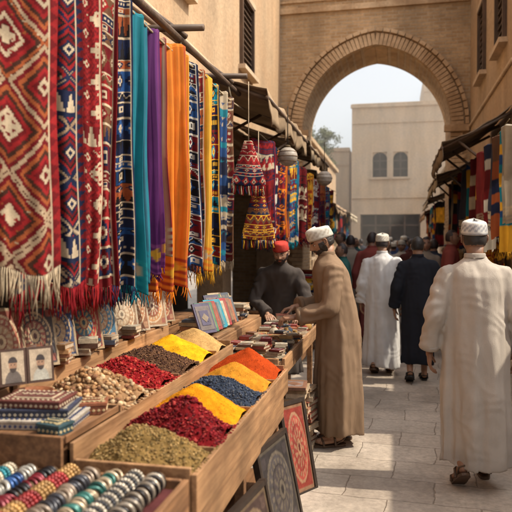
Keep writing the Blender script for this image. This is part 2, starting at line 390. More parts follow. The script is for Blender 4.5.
# ------------------------------------------------------------ awnings
def awning(name,xw,zw,xe,ze,y0,y1,col1,col2,stripe=0,seed=0,val=.2):
    g=group(name); nu,nv=50,16; V=[];C=[]
    for j in range(nv):
        t=j/(nv-1)
        for i in range(nu):
            s=i/(nu-1); y=y0+(y1-y0)*s
            sag=-.07*math.sin(pi*t)-.05*abs(math.sin(pi*s*3))*t
            V.append((xw+(xe-xw)*t,y+.02*math.sin(t*5+s*9),zw+(ze-zw)*t+sag+.03*noise.noise((t*4,s*12,seed))))
            k=int(s*14)%2 if stripe else 0
            C.append(col1 if k==0 else col2)
    dx=1 if xe>xw else -1
    for j in range(1,5):
        t=j/4
        for i in range(nu):
            s=i/(nu-1); y=y0+(y1-y0)*s
            ln=val*(.7+.3*abs(math.sin(s*pi*9))+.25*noise.noise((s*7,seed,0)))
            zz=ze-.05*abs(math.sin(pi*s*3))+.03*noise.noise((4,s*12,seed))
            V.append((xe+dx*(.025*math.sin(s*40+seed)+.02*math.sin(s*17))*t,y,zz-ln*t))
            k=int(s*14)%2 if stripe else 0
            C.append(tuple(.9*c for c in (col1 if k==0 else col2)))
    mb=MB(); mb.add(V,gridfaces(nu,nv+4),np.array(C)); mb.obj('canvas',CANVAS,g,smooth=True,solid=.008)
    mb=MB()
    for k in range(3):
        y=y0+.06+(y1-y0-.12)*k/2
        mb.tube([(xw,y,zw-.08),(xe,y,ze-.08)],.022,8); mb.tube([(xw,y,zw-1.0),(xw+(xe-xw)*.75,y,zw+(ze-zw)*.75-.1)],.018,8)
    mb.tube([(xe,y0,ze-.08),(xe,y1,ze-.08)],.022,8)
    mb.obj('frame',POLE,g,smooth=True)
awning('cloth_awning',XL+.02,3.55,-1.15,3.0,5.75,8.4,(.30,.21,.13),(.2,.15,.1),seed=1,val=.26)
awning('cloth_awning',XL+.02,3.45,-1.2,3.05,9.1,11.6,(.24,.165,.10),(.38,.29,.19),seed=2,stripe=1,val=.25)
awning('cloth_awning',XL+.02,3.3,-1.45,2.95,12.0,13.8,(.34,.27,.19),(.3,.22,.14),seed=3)
awning('cloth_awning',XR-.02,3.4,.60,2.95,8.95,11.0,(.22,.155,.10),(.2,.15,.1),seed=4,val=.26)
awning('cloth_awning',XR-.02,3.15,.66,2.75,11.2,13.7,(.46,.36,.24),(.35,.28,.2),seed=5,val=.24)
awning('cloth_awning',2.68,2.95,1.75,2.7,5.6,7.2,(.18,.13,.09),(.2,.15,.1),seed=8)  # added out of view to throw a shadow strip on the paving
awning('cloth_awning',1.78,3.1,.75,2.7,16.0,18.4,(.6,.52,.40),(.35,.28,.2),seed=6); awning('cloth_awning',1.78,2.9,.8,2.5,18.9,22,(.4,.25,.14),(.35,.28,.2),seed=16)
awning('cloth_awning',-2.33,3.1,-1.5,2.6,16.5,20,(.36,.25,.16),(.35,.28,.2),seed=7); awning('cloth_awning',-2.33,3.0,-1.4,2.55,20.6,24,(.5,.42,.3),(.35,.28,.2),seed=17)
# ------------------------------------------------------------ overhead poles and ropes
g=group('overhead_pole_frame'); mb=MB()
for y in (1.6,2.9,4.2,5.5):
    mb.tube([(XL,y,3.12),(-1.85,y+.03,3.1),(-1.28,y,3.06)],[.030,.027,.024],8)
    mb.tube([(XL,y,3.85),(-1.42,y+.05,3.02)],[.022,.02],8)
mb.tube([(-1.45,.6,3.0),(-1.45,3.2,2.985),(-1.45,5.9,3.0)],[.024,.026,.022],8)
mb.tube([(-1.95,.6,3.16),(-1.93,3.2,3.15),(-1.95,5.9,3.16)],[.024,.026,.024],8)
mb.tube([(-2.3,3.6,3.2),(-1.1,4.9,3.9)],[.02,.015],8); mb.tube([(-2.2,4.6,3.2),(-1.3,4.0,3.75)],[.018,.015],8)
mb.obj('poles',POLE,g,smooth=True)
mb=MB(); pts=[(-1.42,.6+5.4*i/20,2.87-.03*abs(math.sin(pi*i/5))) for i in range(21)]; mb.tube(pts,.008,6,(.35,.27,.17))
for y in (1.6,2.9,4.2,5.5): mb.tube([(-1.45,y,2.99),(-1.42,y,2.86)],.007,6,(.35,.27,.17))
mb.obj('rope',ROPE,g,smooth=True)
def rope(name,p0,p1,sag=.1,r=.006,col=(.2,.16,.1)):
    p0,p1=np.array(p0),np.array(p1); mb=MB()
    mb.tube([p0+(p1-p0)*t-np.array([0,0,sag*4*t*(1-t)]) for t in np.linspace(0,1,14)],r,6,col); return mb.obj(name,ROPE,smooth=True)
rope('hanging_rope',(XL,5.9,3.35),(-1.3,9,2.75),.1)
rope('scarf_rope',(-1.25,5.9,2.62),(-1.25,13.6,2.68),.06)
rope('scarf_rope',(1.12,6.9,2.85),(1.12,13.8,2.8),.08)
rope('scarf_rope',(1.05,16,2.6),(1.05,22,2.5),.08)
# ------------------------------------------------------------ textiles
RED=(.27,.017,.018);DRED=(.14,.011,.013);CREAM=(.50,.39,.26);NAVY=(.015,.02,.05);BLACK=(.015,.013,.015)
TEAL=(.012,.20,.26);ORANGE=(.76,.22,.02);YEL=(.72,.38,.035);PURP=(.11,.018,.13);BLUE=(.02,.065,.19);GREEN=(.035,.12,.06);RUST=(.31,.08,.028);WHITE=(.55,.50,.42);BROWN=(.14,.065,.033)
def frac(x): return x-np.floor(x)
def kilim(pal,period=.22,cell=.012,border=.055,bandev=.0,seed=0,el=1.3,nb=4.5):
    pal=np.array(pal)
    def f(U,V,w,h):
        x=np.floor(U*w/cell)*cell; y=np.floor(V*h/cell)*cell
        xs=x-w/2
        a_=np.abs(frac(xs/period)-.5)*2+np.abs(frac(y/(period*el)+.5)-.5)*2
        k=np.floor(a_*nb+.2).astype(int); row=np.floor(y/(period*el)).astype(int)
        idx=np.where(a_<1,k,(int(nb*1.6)-k)+row)%len(pal)
        q=np.abs(frac(xs/period+.5)-.5)*period; r_=np.abs(frac(y/(period*el))-.5)*period*el
        cr=((q<.012)&(r_<.034))|((r_<.012)&(q<.034)); idx=np.where(cr,1,idx)
        mo=(np.abs(frac(xs/.045)-.5)+np.abs(frac(y/.045)-.5)<.16)&(k%2==0); idx=np.where(mo,(idx+2)%len(pal),idx)
        if bandev:
            yb=frac(y/bandev); inb=yb<.16
            tri=(np.abs(frac(x/.05)-.5)*2<yb/.16)
            idx=np.where(inb,np.where(tri,1,2)%len(pal),idx)
            idx=np.where((yb<.02)|(np.abs(yb-.16)<.012),0,idx)
        e=np.minimum(x,w-x); inb=e<border
        zz=np.abs(frac(y/(border*1.2))-.5)*2*border
        idx=np.where(inb,np.where(e<zz,3%len(pal),0),idx)
        idx=np.where((e>border*.9)&(e<border*1.1),1,idx)
        return pal[idx]
    return f
def geo(pal,rowh=.13,seed=0,cell=.006):
    pal=np.array(pal); rs=random.Random(seed); kinds=[rs.choice([0,0,1,3,4,4,5]) for _ in range(60)]; cs=[rs.sample([i for i in range(len(pal)) if i!=1],2) for _ in range(60)]
    hs=np.cumsum([rowh*rs.choice([.35,.5,.8,1.2]) for _ in range(60)])
    def f(U,V,w,h):
        x=np.floor(U*w/cell)*cell; y=np.floor(V*h/cell)*cell; xs=x-w/2
        r=np.clip(np.searchsorted(hs,y,side='right'),0,59); top=np.concatenate([[0],hs])[r]; H=np.concatenate([[hs[0]],np.diff(hs)])[r]; t=(y-top)/H
        K=np.array(kinds)[r]; c=np.array(cs)[r]; bgc=c[:,0]; fg=c[:,1]; idx=bgc.copy()
        dia=(np.abs(frac(xs/.08)-.5)*2+np.abs(t-.5)*2); idx=np.where(K==0,np.where(dia<.25,bgc,np.where(dia<.5,1,np.where(dia<.9,fg,bgc))),idx)
        tri=np.abs(frac(xs/.045)-.5)*2; idx=np.where(K==1,np.where(tri<t,fg,bgc),idx)
        idx=np.where((K==3),np.where((np.abs(t-.5)<.16)&(frac(xs/.024)<.5),1,bgc),idx)
        hx=np.maximum(np.abs(frac(xs/.10)-.5)*2,np.abs(t-.5)*1.8); idx=np.where(K==4,np.choose(np.clip((hx*5).astype(int),0,4),[fg,np.ones_like(fg),fg,bgc,fg]),idx)
        ch=frac(t*1.0+np.abs(frac(xs/.06)-.5)); idx=np.where(K==5,np.where(ch<.5,bgc,np.where(ch<.62,1,fg)),idx)
        idx=np.where(t<.07,1%len(pal),idx); e=np.minimum(x,w-x); idx=np.where(e<.014,0,np.where(e<.020,1%len(pal),idx))
        return pal[idx]
    return f
def hstripes(pal,seed,lo=.015,hi=.07,motif=True):
    rs=random.Random(seed); ed=[0];ix=[]
    while ed[-1]<3: ed.append(ed[-1]+rs.uniform(lo,hi)); ix.append(rs.randrange(len(pal)))
    ed=np.array(ed[1:]);ix=np.array(ix); pal=np.array(pal)
    def f(U,V,w,h):
        y=V*h; k=np.searchsorted(ed,y); k=np.clip(k,0,len(ix)-1); idx=ix[k]
        if motif:
            d=(np.abs(frac(U*w/.05)-.5)+np.abs(frac(y/.06)-.5)<.3)&(k%3==1); idx=np.where(d,(idx+2)%len(pal),idx)
        return pal[idx]
    return f
def plain(c,c2,c3=None,seed=0):
    c,c2=np.array(c),np.array(c2); c3=np.array(c3 if c3 is not None else c2)
    def f(U,V,w,h):
        y=V*h; x=U*w
        o=np.tile(c,(len(U),1))*(1+.12*np.sin(x*300))[:,None]
        m=(h-y<.20)&(np.floor((h-y)/.02)%2==0); o[m]=c2
        m=(h-y<.16)&(h-y>.08)&(np.abs(frac(x/.06)-.5)*2+np.abs((h-y-.12)/.04)<1); o[m]=c3
        m=(np.minimum(x,w-x)<.018)&(np.minimum(x,w-x)>.008); o[m]=c2
        return o
    return f
def textile(name,X,Y,w,zt,zb,th,pat,fr=None,fl=.1,nf=2.5,amp=.02,res=.011,seed=0,mat=None,narrow=0,wrap=True,fstep=.0075):
    rs=random.Random(seed+11); th=D(th); t=np.array([math.sin(th),math.cos(th),0]); nn=np.array([math.cos(th),-math.sin(th),0])
    h=zt-zb; nu=max(8,int(round(w/res))+1); nv=max(12,int(round(h/res))+1)
    p1,p2,p3=rs.uniform(0,6),rs.uniform(0,6),rs.uniform(0,6)
    vs=np.linspace(0,1,nv); us=np.linspace(0,1,nu); Vv,Uu=np.meshgrid(vs,us,indexing='ij'); Uu=Uu.ravel();Vv=Vv.ravel()
    tw=rs.uniform(-.06,.06)
    def place(u,v):
        g_=.35+.65*v
        f=amp*g_*(np.sin(2*pi*nf*u+p1+.7*np.sin(2.4*v+p2))+.45*np.sin(2*pi*nf*2.2*u+p2+v*1.5)+.2*np.sin(2*pi*nf*4.3*u+p3))
        f=f+.014*np.sin(v*5+p3)*v+tw*(u-.5)*v+.006*np.sin(v*11+u*7+p2)
        s=(u-.5)*w*(1-narrow*(1-v)**2)*(1+.03*np.sin(v*4+p1))+.012*np.sin(v*3+p2)*v
        z=zt-v*h-.014*np.sin(2*pi*nf*u+p1)*v+.008*np.sin(u*9+p3)+.02*tw*20*(u-.5)*v
        return s,f,z
    s,f,z=place(Uu,Vv)
    P_=np.array([X,Y,0])+s[:,None]*t+f[:,None]*nn; P_[:,2]=z
    C=pat(Uu,Vv,w,h); mb=MB()
    fade=.93+.07*np.sin(Uu*17+p1)
    mb.add(P_,[tuple(reversed(q)) for q in gridfaces(nu,nv)],C*fade[:,None])
    if wrap:
        ks=[(0.0,0.0),(.015,-.02),(.0,-.045),(-.06,-.055),(-.25,-.05),(-.45,-.055)]
        Vb=[];Cb=[]
        s0,f0,z0=place(us,np.zeros(nu)); c0_=pat(us,np.zeros(nu)+.02,w,h)
        for dz,dn in ks:
            q=np.array([X,Y,0])+s0[:,None]*t+(f0[:,None]*(1+dn*8)+dn)*nn; q[:,2]=z0+dz; Vb.append(q); Cb.append(c0_*.9)
        mb.add(np.concatenate(Vb),gridfaces(nu,len(ks)),np.concatenate(Cb))
    g=group(name); mb.obj('cloth',[mat or CLOTH],g,smooth=True,solid=(.004 if res<.013 else 0))
    if fr is not None:
        mb=MB(); n=int(w/fstep)
        for i in range(n):
            u=(i+.5)/n; s_,f_,z_=place(np.array([u]),np.array([1.0])); s_,f_,z_=s_[0],f_[0],z_[0]
            p=np.array([X,Y,0])+s_*t+f_*nn; p[2]=z_+.004
            cl=math.sin(i*.9)*.008
            L=fl*rs.uniform(.7,1.2); dx=rs.gauss(0,.010)-cl; dn=rs.gauss(0,.009); cc=np.array(fr)*rs.uniform(.7,1.15)
            mb.tube([p,p-t*cl*.6-np.array([0,0,L*.22]),p+t*dx*.6+nn*dn*.8-np.array([0,0,L*.6]),p+t*dx*1.2+nn*dn*.5-np.array([0,0,L])],[.0026,.0034,.0036,.0022],4,cc)
        mb.obj('fringe',CLOTH,g,smooth=True)
    return g
TX=-1.45
textile('kilim_rug',TX-.02,1.70,.5,2.87,1.55,28,kilim([DRED,CREAM,NAVY,RUST,RED],.2),CREAM,.13,1.5,.02,seed=1)
textile('kilim_rug',TX+.03,2.15,.40,2.88,1.49,36,kilim([DRED,CREAM,DRED,RED,(.055,.022,.014),RUST,DRED,(.38,.27,.17),(.08,.02,.015)],.27,.0066,.045,nb=8,el=1.25),CREAM,.15,1.4,.020,res=.0033,seed=2)
textile('kilim_rug',TX,2.46,.34,2.88,1.42,36,kilim([NAVY,CREAM,NAVY,DRED,BLACK,RED,NAVY,(.3,.2,.12)],.20,.0066,.035,nb=7,el=1.1,bandev=.62),(.25,.015,.02),.14,1.5,.024,res=.0033,seed=3)
textile('woven_rug',TX,2.71,.30,2.87,1.42,36,kilim([RED,CREAM,DRED,RED,DRED,RED,DRED],.11,.006,.025,.7,nb=6),RED,.13,1.6,.026,res=.004,seed=4)
textile('woven_rug',TX,2.92,.27,2.87,1.38,36,geo([DRED,CREAM,RED,DRED,NAVY,BROWN],.12,7),(.2,.012,.018),.11,1.6,.028,res=.004,seed=5)
textile('kilim_rug',TX+.01,3.10,.25,2.87,1.36,36,geo([NAVY,CREAM,BLACK,NAVY,RUST,BLUE],.10,9),NAVY,.09,1.6,.028,res=.004,seed=6)
textile('hanging_shawl',TX,3.28,.24,2.87,1.33,36,plain(TEAL,(.02,.3,.34),CREAM),TEAL,.07,2,.036,seed=7,mat=SILK)
textile('hanging_shawl',TX-.02,3.44,.20,2.87,1.38,36,plain((.025,.13,.19),TEAL),None,.06,2,.032,seed=8,mat=SILK)
textile('hanging_shawl',TX,3.58,.22,2.87,1.42,36,plain(PURP,(.25,.06,.22),YEL),PURP,.05,2,.036,seed=9,mat=SILK)
textile('hanging_shawl',TX-.01,3.74,.18,2.87,1.52,34,plain((.32,.02,.025),CREAM),None,.06,2,.032,seed=10,mat=SILK)
textile('hanging_shawl',TX+.02,3.90,.26,2.87,1.30,34,plain(ORANGE,(.4,.05,.02),YEL),ORANGE,.08,2.4,.040,seed=11,mat=SILK)
textile('hanging_shawl',TX,4.12,.23,2.87,1.42,34,plain(YEL,ORANGE),YEL,.07,2,.036,seed=12,mat=SILK)
textile('kilim_rug',TX,4.32,.22,2.87,1.42,32,geo([NAVY,WHITE,BLUE,NAVY,DRED,BLACK],.1,13),NAVY,.06,1.6,.024,res=.005,seed=13)
textile('kilim_rug',TX,4.51,.22,2.87,1.44,32,geo([RUST,CREAM,DRED,BROWN,NAVY],.1,15),RUST,.07,1.6,.024,res=.005,seed=14)
textile('hanging_shawl',TX,4.71,.24,2.87,1.38,32,plain(YEL,ORANGE,CREAM),YEL,.10,2,.036,seed=15,mat=SILK)
textile('kilim_rug',TX,4.92,.22,2.86,1.42,30,geo([NAVY,YEL,DRED,TEAL,BLACK],.1,18),YEL,.09,1.6,.024,res=.006,seed=16)
textile('hanging_shawl',TX,5.14,.22,2.86,1.45,30,hstripes([CREAM,TEAL,BLUE,NAVY],15,.03,.08),CREAM,.08,2,.02,seed=17,mat=SILK)
textile('kilim_rug',TX,5.38,.24,2.86,1.45,30,geo([BROWN,CREAM,DRED,NAVY],.12,19),CREAM,.08,2,.02,seed=18)
for i,c in enumerate([DRED,NAVY,RUST,BROWN,PURP,GREEN,DRED,BLUE]):
    textile('hanging_shawl',-1.92,2.3+i*.46,.42,3.1,1.55,25,plain(c,CREAM),None,.05,2,.02,res=.03,seed=30+i)
pals=[(RED,NAVY,CREAM),(BLACK,DRED,YEL),(TEAL,BLUE,CREAM),(RUST,BROWN,NAVY),(NAVY,DRED,WHITE),(YEL,ORANGE,RED),(DRED,BLACK,CREAM),(BLUE,TEAL,YEL),(RED,ORANGE,NAVY)]
for i in range(17):
    y=6.1+i*.38; p=pals[(i*4)%9]
    fn=hstripes(list(p),40+i,.03,.12) if i%2 else geo(list(p)+[DRED],.13,i)
    textile('hanging_scarf',-1.25-.05*(i%2),y,.3,2.58,1.72-.12*((i*7)%4)/3,38,fn,p[0],.08,1.6,.028,res=.012,seed=60+i,mat=CLOTH,fstep=.012)
for i in range(21):
    y=6.85+i*.33; p=pals[(i*5+2)%9]
    fn=hstripes(list(p),80+i,.06,.2,False) if i%3 else plain([(.40,.34,.26),(.05,.05,.07),(.3,.04,.04)][i//3%3],CREAM)
    textile('hanging_scarf',1.12+.04*(i%2),y,.27,2.78,1.80-.30*((i*5)%3)/2,180-32,fn,p[2] if i%2 else None,.07,1.8,.03,res=.018,seed=90+i,mat=SILK,fstep=.012)
for i in range(9):
    p=pals[(i*4+1)%9]; textile('kilim_rug',1.36,9.2+i*.5,.48,2.85,1.0,180-12,geo(list(p)+[DRED,BROWN],.2,50+i,.012),None,.07,1.2,.02,res=.014,seed=200+i)
for i in range(12):
    p=pals[(i*2+1)%9]; textile('hanging_scarf',1.05,16.1+i*.48,.36,2.58,1.5+.2*(i%3),180-32,hstripes(list(p),120+i,.06,.2,False),None,.07,1.8,.03,res=.03,seed=130+i)
    textile('hanging_scarf',-1.75,16.6+i*.6,.36,2.58,1.5+.2*(i%3),38,hstripes(list(pals[(i*4+3)%9]),150+i,.06,.2,False),None,.07,1.8,.03,res=.03,seed=160+i)
def kbag(x,y,zt,h,w0,w1,pal,seed):
    g=group('kilim_bag',(x,y,0)); nu,nv=60,80; mb=MB(); f=geo(pal,.07,seed,.005)
    for sgn in (1,-1):
        V=[];U_=[];V_=[]
        for j in range(nv):
            v=j/(nv-1)
            for i in range(nu):
                u=i/(nu-1); w=w0+(w1-w0)*v; th=.05*math.sin(pi*min(1,max(0,u)))**.6*math.sin(pi*(.08+.9*v))**.6
                V.append(((u-.5)*w,-sgn*th+.01*math.sin(u*8+v*3),zt-h*v-.02*math.sin(pi*u)*v)); U_.append(.5+(u-.5)*w/w1);V_.append(v)
        F=gridfaces(nu,nv); F=F if sgn<0 else [tuple(reversed(q)) for q in F]
        mb.add(np.array(V)@rz(D(35)).T,F,f(np.array(U_),np.array(V_),w1,h))
    mb.obj('bag',CLOTH,g,smooth=True)
    mb=MB()
    for i in range(19):
        u=(i+.5)/19; p=np.array([(u-.5)*w1,0,zt-h-.015])@rz(D(35)).T; L=random.uniform(.06,.09); c=np.array(pal[i%len(pal)])
        mb.tube([p,p-np.array([0,0,.015]),p-np.array([0,0,.03]),p-np.array([random.gauss(0,.008),0,L])],[.002,.006,.004,.008],6,c)
    mb.tube([(0,0,zt-.01),(.0,.0,zt+.18),(0,0,zt+.5)],.004,5,CREAM); mb.obj('tassels',CLOTH,g,smooth=True)
kbag(-1.22,5.30,2.46,.36,.08,.32,[DRED,CREAM,RED,NAVY],1); kbag(-1.16,5.42,2.06,.42,.10,.32,[NAVY,YEL,DRED,BROWN],2)
def globe(x,y,z,r):
    g=group('hanging_lantern',(x,y,z)); mb=MB(); mb.ball((0,0,0),(r,r,r*.95),(.30,.25,.20),nu=24,nv=16)
    mb.obj('shade',PAINT,g,smooth=True); mb=MB(); mb.tube([(0,0,r*.9),(0,0,r*1.15)],[.035,.025],10,(.1,.07,.04)); mb.tube([(0,0,r*1.1),(0,0,r+.4)],.005,6,(.05,.04,.03))
    for k in (-.5,0,.5):
        mb.torus((0,0,r*k*.95),r*math.sqrt(1-k*k)*1.005,.004,(.16,.1,.06),axis='z',seg=24)
    mb.obj('fittings',ROPE,g,smooth=True)
globe(-1.06,6.35,2.46,.10); globe(-.98,9.0,2.5,.11)
# ------------------------------------------------------------ stall 1
g=group('spice_stall'); mb=MB()
y0,y1=2.08,3.98; xf,xm,xb=-.66,-1.12,-1.60
def board(mb,x0,x1,ya,yb,z0,z1): mb.box(((x0+x1)/2,(ya+yb)/2,(z0+z1)/2),(x1-x0,yb-ya,z1-z0),R=None)
board(mb,xf-.022,xf,y0,y1,.66,.805)
board(mb,xf-.05,xf-.024,y0+.02,y1-.02,.50,.655)
board(mb,xm-.016,xm,y0,y1+.4,.70,.885)
board(mb,xb-.022,xb,y0+.4,y1+.4,.7,1.0)
board(mb,xm+.002,xf-.024,y0,y0+.018,.66,.825); board(mb,xm+.002,xf-.024,y1-.018,y1,.66,.825)
board(mb,xb+.002,xm-.018,y0+.44,y0+.458,.70,.91); board(mb,xb+.002,xm-.018,y1+.382,y1+.4,.7,.91)
board(mb,xm+.002,xf-.024,y0+.02,y1-.02,.70,.72); board(mb,xb+.002,xm-.018,y0+.46,y1+.38,.80,.82)
for k in range(1,6): board(mb,xm+.002,xf-.024,y0+.316*k-.004,y0+.316*k+.004,.722,.800)
for k in range(1,5): board(mb,xb+.002,xm-.018,y0+.45+.37*k-.004,y0+.45+.37*k+.004,.822,.895)
mb.obj('trays',WOODL,g,bevel=.003)
mb=MB()
for y in (y0+.06,(y0+y1)/2,y1-.06):
    for x in (xf-.08,xm,xb): mb.box((x,y,.33),(.05,.05,.66))
board(mb,xb,xf-.1,y0+.1,y1-.1,.16,.19)
board(mb,-2.3,-1.63,1.5,5.2,.98,1.01); board(mb,-2.3,-1.63,1.5,5.2,.02,.05)
board(mb,-1.66,-1.635,1.5,5.2,.05,.975)
mb.obj('frame',WOOD,g,bevel=.004)
mb=MB(); board(mb,xb+.05,xm-.3,y0+.1,y1,.2,.6); mb.obj('under_tray_shade',DARK,g)  # dark block standing in for the shade beneath the trays
g=group('jewellery_stall'); mb=MB()
board(mb,-1.95,-.70,1.15,2.03,.74,.765); board(mb,-.70,-.678,1.13,2.05,.68,.80); board(mb,-1.95,-.702,2.032,2.052,.70,.80); board(mb,-1.95,-.702,1.13,1.148,.7,.8)
for x in (-.76,-1.9):
    for y in (1.2,1.98): mb.box((x,y,.37),(.05,.05,.735))
board(mb,-.75,-.73,1.2,1.98,.1,.67)
mb.obj('table',WOOD,g,bevel=.004)
mb=MB(); mb.add([(x,y,.772+.004*noise.noise((x*6,y*6,0))) for y in np.linspace(1.16,2.02,30) for x in np.linspace(-1.94,-.72,40)],gridfaces(40,30),(.10,.03,.03)); mb.obj('cloth',CLOTH,g,smooth=True)
bp=[[(.02,.02,.025),(.38,.33,.26)],[(.25,.02,.02),(.40,.22,.07)],[(.01,.13,.16),(.40,.34,.25)],[(.38,.32,.25),BLACK],[(.05,.05,.06),(.26,.2,.15)],[BLUE,(.36,.34,.30)],[(.20,.09,.04),(.42,.27,.1)],[(.03,.12,.10),CREAM],[(.2,.02,.03),BLACK],[(.35,.28,.2),(.2,.03,.03)]]
for i in range(15):
    x=-.77-.078*i; mb=MB(); n=40; c1,c2=bp[(i*7+3)%10]; per=random.choice([1,2,4]); Rb=random.uniform(.022,.030)
    for k in range(n):
        y=1.20+.79*k/(n-1); c=np.array(c1 if (k//per)%2==0 else c2)*random.uniform(.6,1.25)
        rt=rx(random.gauss(0,.20))@rz(random.gauss(0,.14))
        if i%3==1:
            for q in range(9):
                a_=pi*q/8; mb.ball((x+Rb*math.cos(a_),y,.780+Rb+Rb*math.sin(a_)),.0085,c*random.uniform(.8,1.2),nu=7,nv=5)
        else: mb.torus((x+random.gauss(0,.003),y,.780+Rb),Rb*random.uniform(.92,1.05),random.uniform(.0045,.0088),c,rot=rt,seg=18,sub=6)
    mb.tube([(x,1.17,.780+Rb),(x,2.015,.780+Rb)],Rb*.72,12,(.2,.13,.08))
    mb.obj('bracelet_row',[METAL],smooth=True)
# spice heaps
def heap(name,x0,x1,ya,yb,z,h,col,kind,seed,cols=None):
    n=54; V=[];C=[]; cx_,cy_=(x0+x1)/2,(ya+yb)/2; rs=random.Random(seed); col=np.array(col); ox,oy=rs.uniform(-.12,.12),rs.uniform(-.12,.12)
    pw=kind=='powder'
    def H(u,v):
        r=math.sqrt((u-ox*(1-abs(u)))**2+(v-oy*(1-abs(v)))**2)
        zz=h*(.10+.90*max(0,1-.78*(math.sqrt(r*r+.012)-.05)))
        if not pw: zz=zz-.10*h*math.exp(-(r/.2)**2)
        zz+=(.010 if pw else .020)*noise.noise((u*1.9+seed,v*1.9,seed*3.1))+(.004 if pw else .007)*noise.noise((u*7+seed,v*7,seed))
        if not pw: zz+=.01*noise.noise((u*9,v*9,seed))
        return z+zz
    for j in range(n):
        for i in range(n):
            u=-1+2*i/(n-1); v=-1+2*j/(n-1)
            V.append((cx_+u*(x1-x0)/2,cy_+v*(yb-ya)/2,H(u,v)))
            q=.92+(.2 if pw else .35)*noise.noise((u*3,v*3,seed*2.))+(.15 if pw else .3)*noise.noise((u*14,v*14,seed)); C.append(col*q)
    g=group(name); mb=MB(); mb.add(V,gridfaces(n,n),np.array(C)); mb.obj('heap',POWDER,g,smooth=True)
    mb=MB(); cols=cols or [col]
    cnt={'powder':500,'petal':1500,'nut':700,'seed':1700}[kind]; sz={'powder':.0026,'petal':.0070,'nut':.0115,'seed':.0048}[kind]
    for k in range(cnt):
        u,v=rs.uniform(-.97,.97),rs.uniform(-.97,.97); c=np.array(cols[rs.randrange(len(cols))])*(rs.uniform(.8,1.2) if pw else rs.uniform(.6,1.35)); s=sz*rs.uniform(.6,1.5)
        R=rz(rs.uniform(0,6))@rx(rs.uniform(-1,1))@ry(rs.uniform(-1,1))
        r=(s,s*.75,s*.22) if kind=='petal' else ((s,s*.8,s*.75) if kind=='nut' else (s,s*.6,s*.6))
        mb.ball((cx_+u*(x1-x0)/2,cy_+v*(yb-ya)/2,H(u,v)+s*(.35 if not pw else .1)),r,c,nu=6,nv=4,R=R)
    for k in range(40):
        s=sz*rs.uniform(.6,1); c=np.array(cols[rs.randrange(len(cols))]); mb.ball((x1+.012+rs.uniform(-.008,.008),rs.uniform(ya,yb),.8055+s*.3 if x1>-1 else .8855+s*.3),(s,s*.7,s*.5),c,nu=6,nv=4)
    mb.obj('grains',BITS,g,smooth=True)
fr=[('herb_heap',(.21,.13,.045),'seed',[(.23,.14,.05),(.30,.20,.08),(.15,.10,.035)]),('petal_heap',(.14,.008,.010),'petal',[(.20,.010,.014),(.11,.005,.01),(.26,.03,.025)]),
('turmeric_heap',(.66,.26,.010),'powder',[(.68,.28,.015),(.55,.2,.01)]),('indigo_heap',(.035,.045,.07),'seed',[(.04,.05,.08),(.02,.028,.045),(.09,.10,.12)]),
('cumin_heap',(.54,.22,.022),'powder',[(.48,.19,.02),(.58,.28,.05)]),('paprika_heap',(.42,.055,.010),'powder',[(.4,.05,.012),(.46,.08,.02)])]
for k,(nm,c,kd,cs) in enumerate(fr):
    heap(nm,xm+.004,xf-.026,y0+.316*k+.006+(.014 if k==0 else 0),y0+.316*(k+1)-.006-(.014 if k==5 else 0),.752,.175+.012*((k*3)%4),c,kd,k+1,cs)
bk=[('nut_heap',(.28,.16,.08),'nut',[(.36,.21,.10),(.27,.14,.06),(.44,.31,.18),(.17,.08,.04)]),('petal_heap',(.22,.010,.012),'petal',[(.32,.012,.016),(.2,.008,.012),(.4,.05,.03)]),
('clove_heap',(.09,.045,.025),'seed',[(.1,.05,.03),(.2,.1,.05),(.05,.02,.015)]),('saffron_heap',(.74,.36,.012),'powder',[(.76,.38,.02),(.62,.28,.015)]),('ginger_heap',(.48,.29,.11),'powder',[(.45,.28,.11)])]
for k,(nm,c,kd,cs) in enumerate(bk):
    ya=y0+.46+.37*k; heap(nm,xb+.004,xm-.020,ya+.006,min(ya+.36,y1+.374),.848,.175,c,kd,k+11,cs)
# decorated goods
def pattern_panel(mb,w,h,base,ring,cen,R,loc,thick=.02,oval=True,seed=0):
    n=50;m=60; us=np.linspace(-1,1,n); vs=np.linspace(-1,1,m); Vv,Uu=np.meshgrid(vs,us,indexing='ij'); U=Uu.ravel();V=Vv.ravel()
    C=np.tile(np.array(base,float),(len(U),1)); r=np.sqrt((U/.80)**2+(V/.82)**2); an=np.arctan2(V,U)
    C[(np.maximum(abs(U),abs(V))>.9)]=np.array(ring)*.7
    C[(r>1.12)&(np.abs(U)>.6)&(np.abs(V)>.6)&(np.maximum(abs(U),abs(V))<.84)]=np.array(cen)
    C[(r<1)]=ring; C[(r<.9)]=np.array(base)*1.5+.01; C[(r<.82)&(np.sin(an*20)>0)]=ring; C[(r<.68)]=np.array(base); C[r<.62]=cen; C[(r<.56)&(np.sin(an*12+r*6)>.1)]=np.array(ring)*.9; C[r<.30]=np.array(base); C[r<.24]=np.array(ring); C[r<.12]=np.array(cen)*.4
    P_=np.stack([U*w/2,-thick/2-.012*np.clip(1-r*r,0,1)-.001,V*h/2],1)
    mb.add(P_@R.T+np.array(loc),gridfaces(n,m),C); mb.box(loc,(w,thick,h),np.array(base)*.6,R=R)
med=[((.18,.04,.02),(.42,.30,.17),(.28,.14,.07)),((.04,.03,.03),(.42,.30,.17),(.22,.06,.04)),((.02,.04,.11),(.42,.30,.17),(.3,.2,.12)),((.28,.03,.02),(.42,.28,.14),(.04,.11,.15)),
((.03,.11,.18),(.45,.35,.23),(.35,.18,.09)),((.22,.12,.06),(.48,.38,.26),(.36,.25,.15)),((.22,.09,.04),(.52,.42,.29),(.35,.19,.1)),((.28,.14,.06),(.5,.4,.28),(.24,.07,.04))]
ys=[2.50,2.72,2.96,3.2,3.45,3.7,3.95,4.2,4.45]
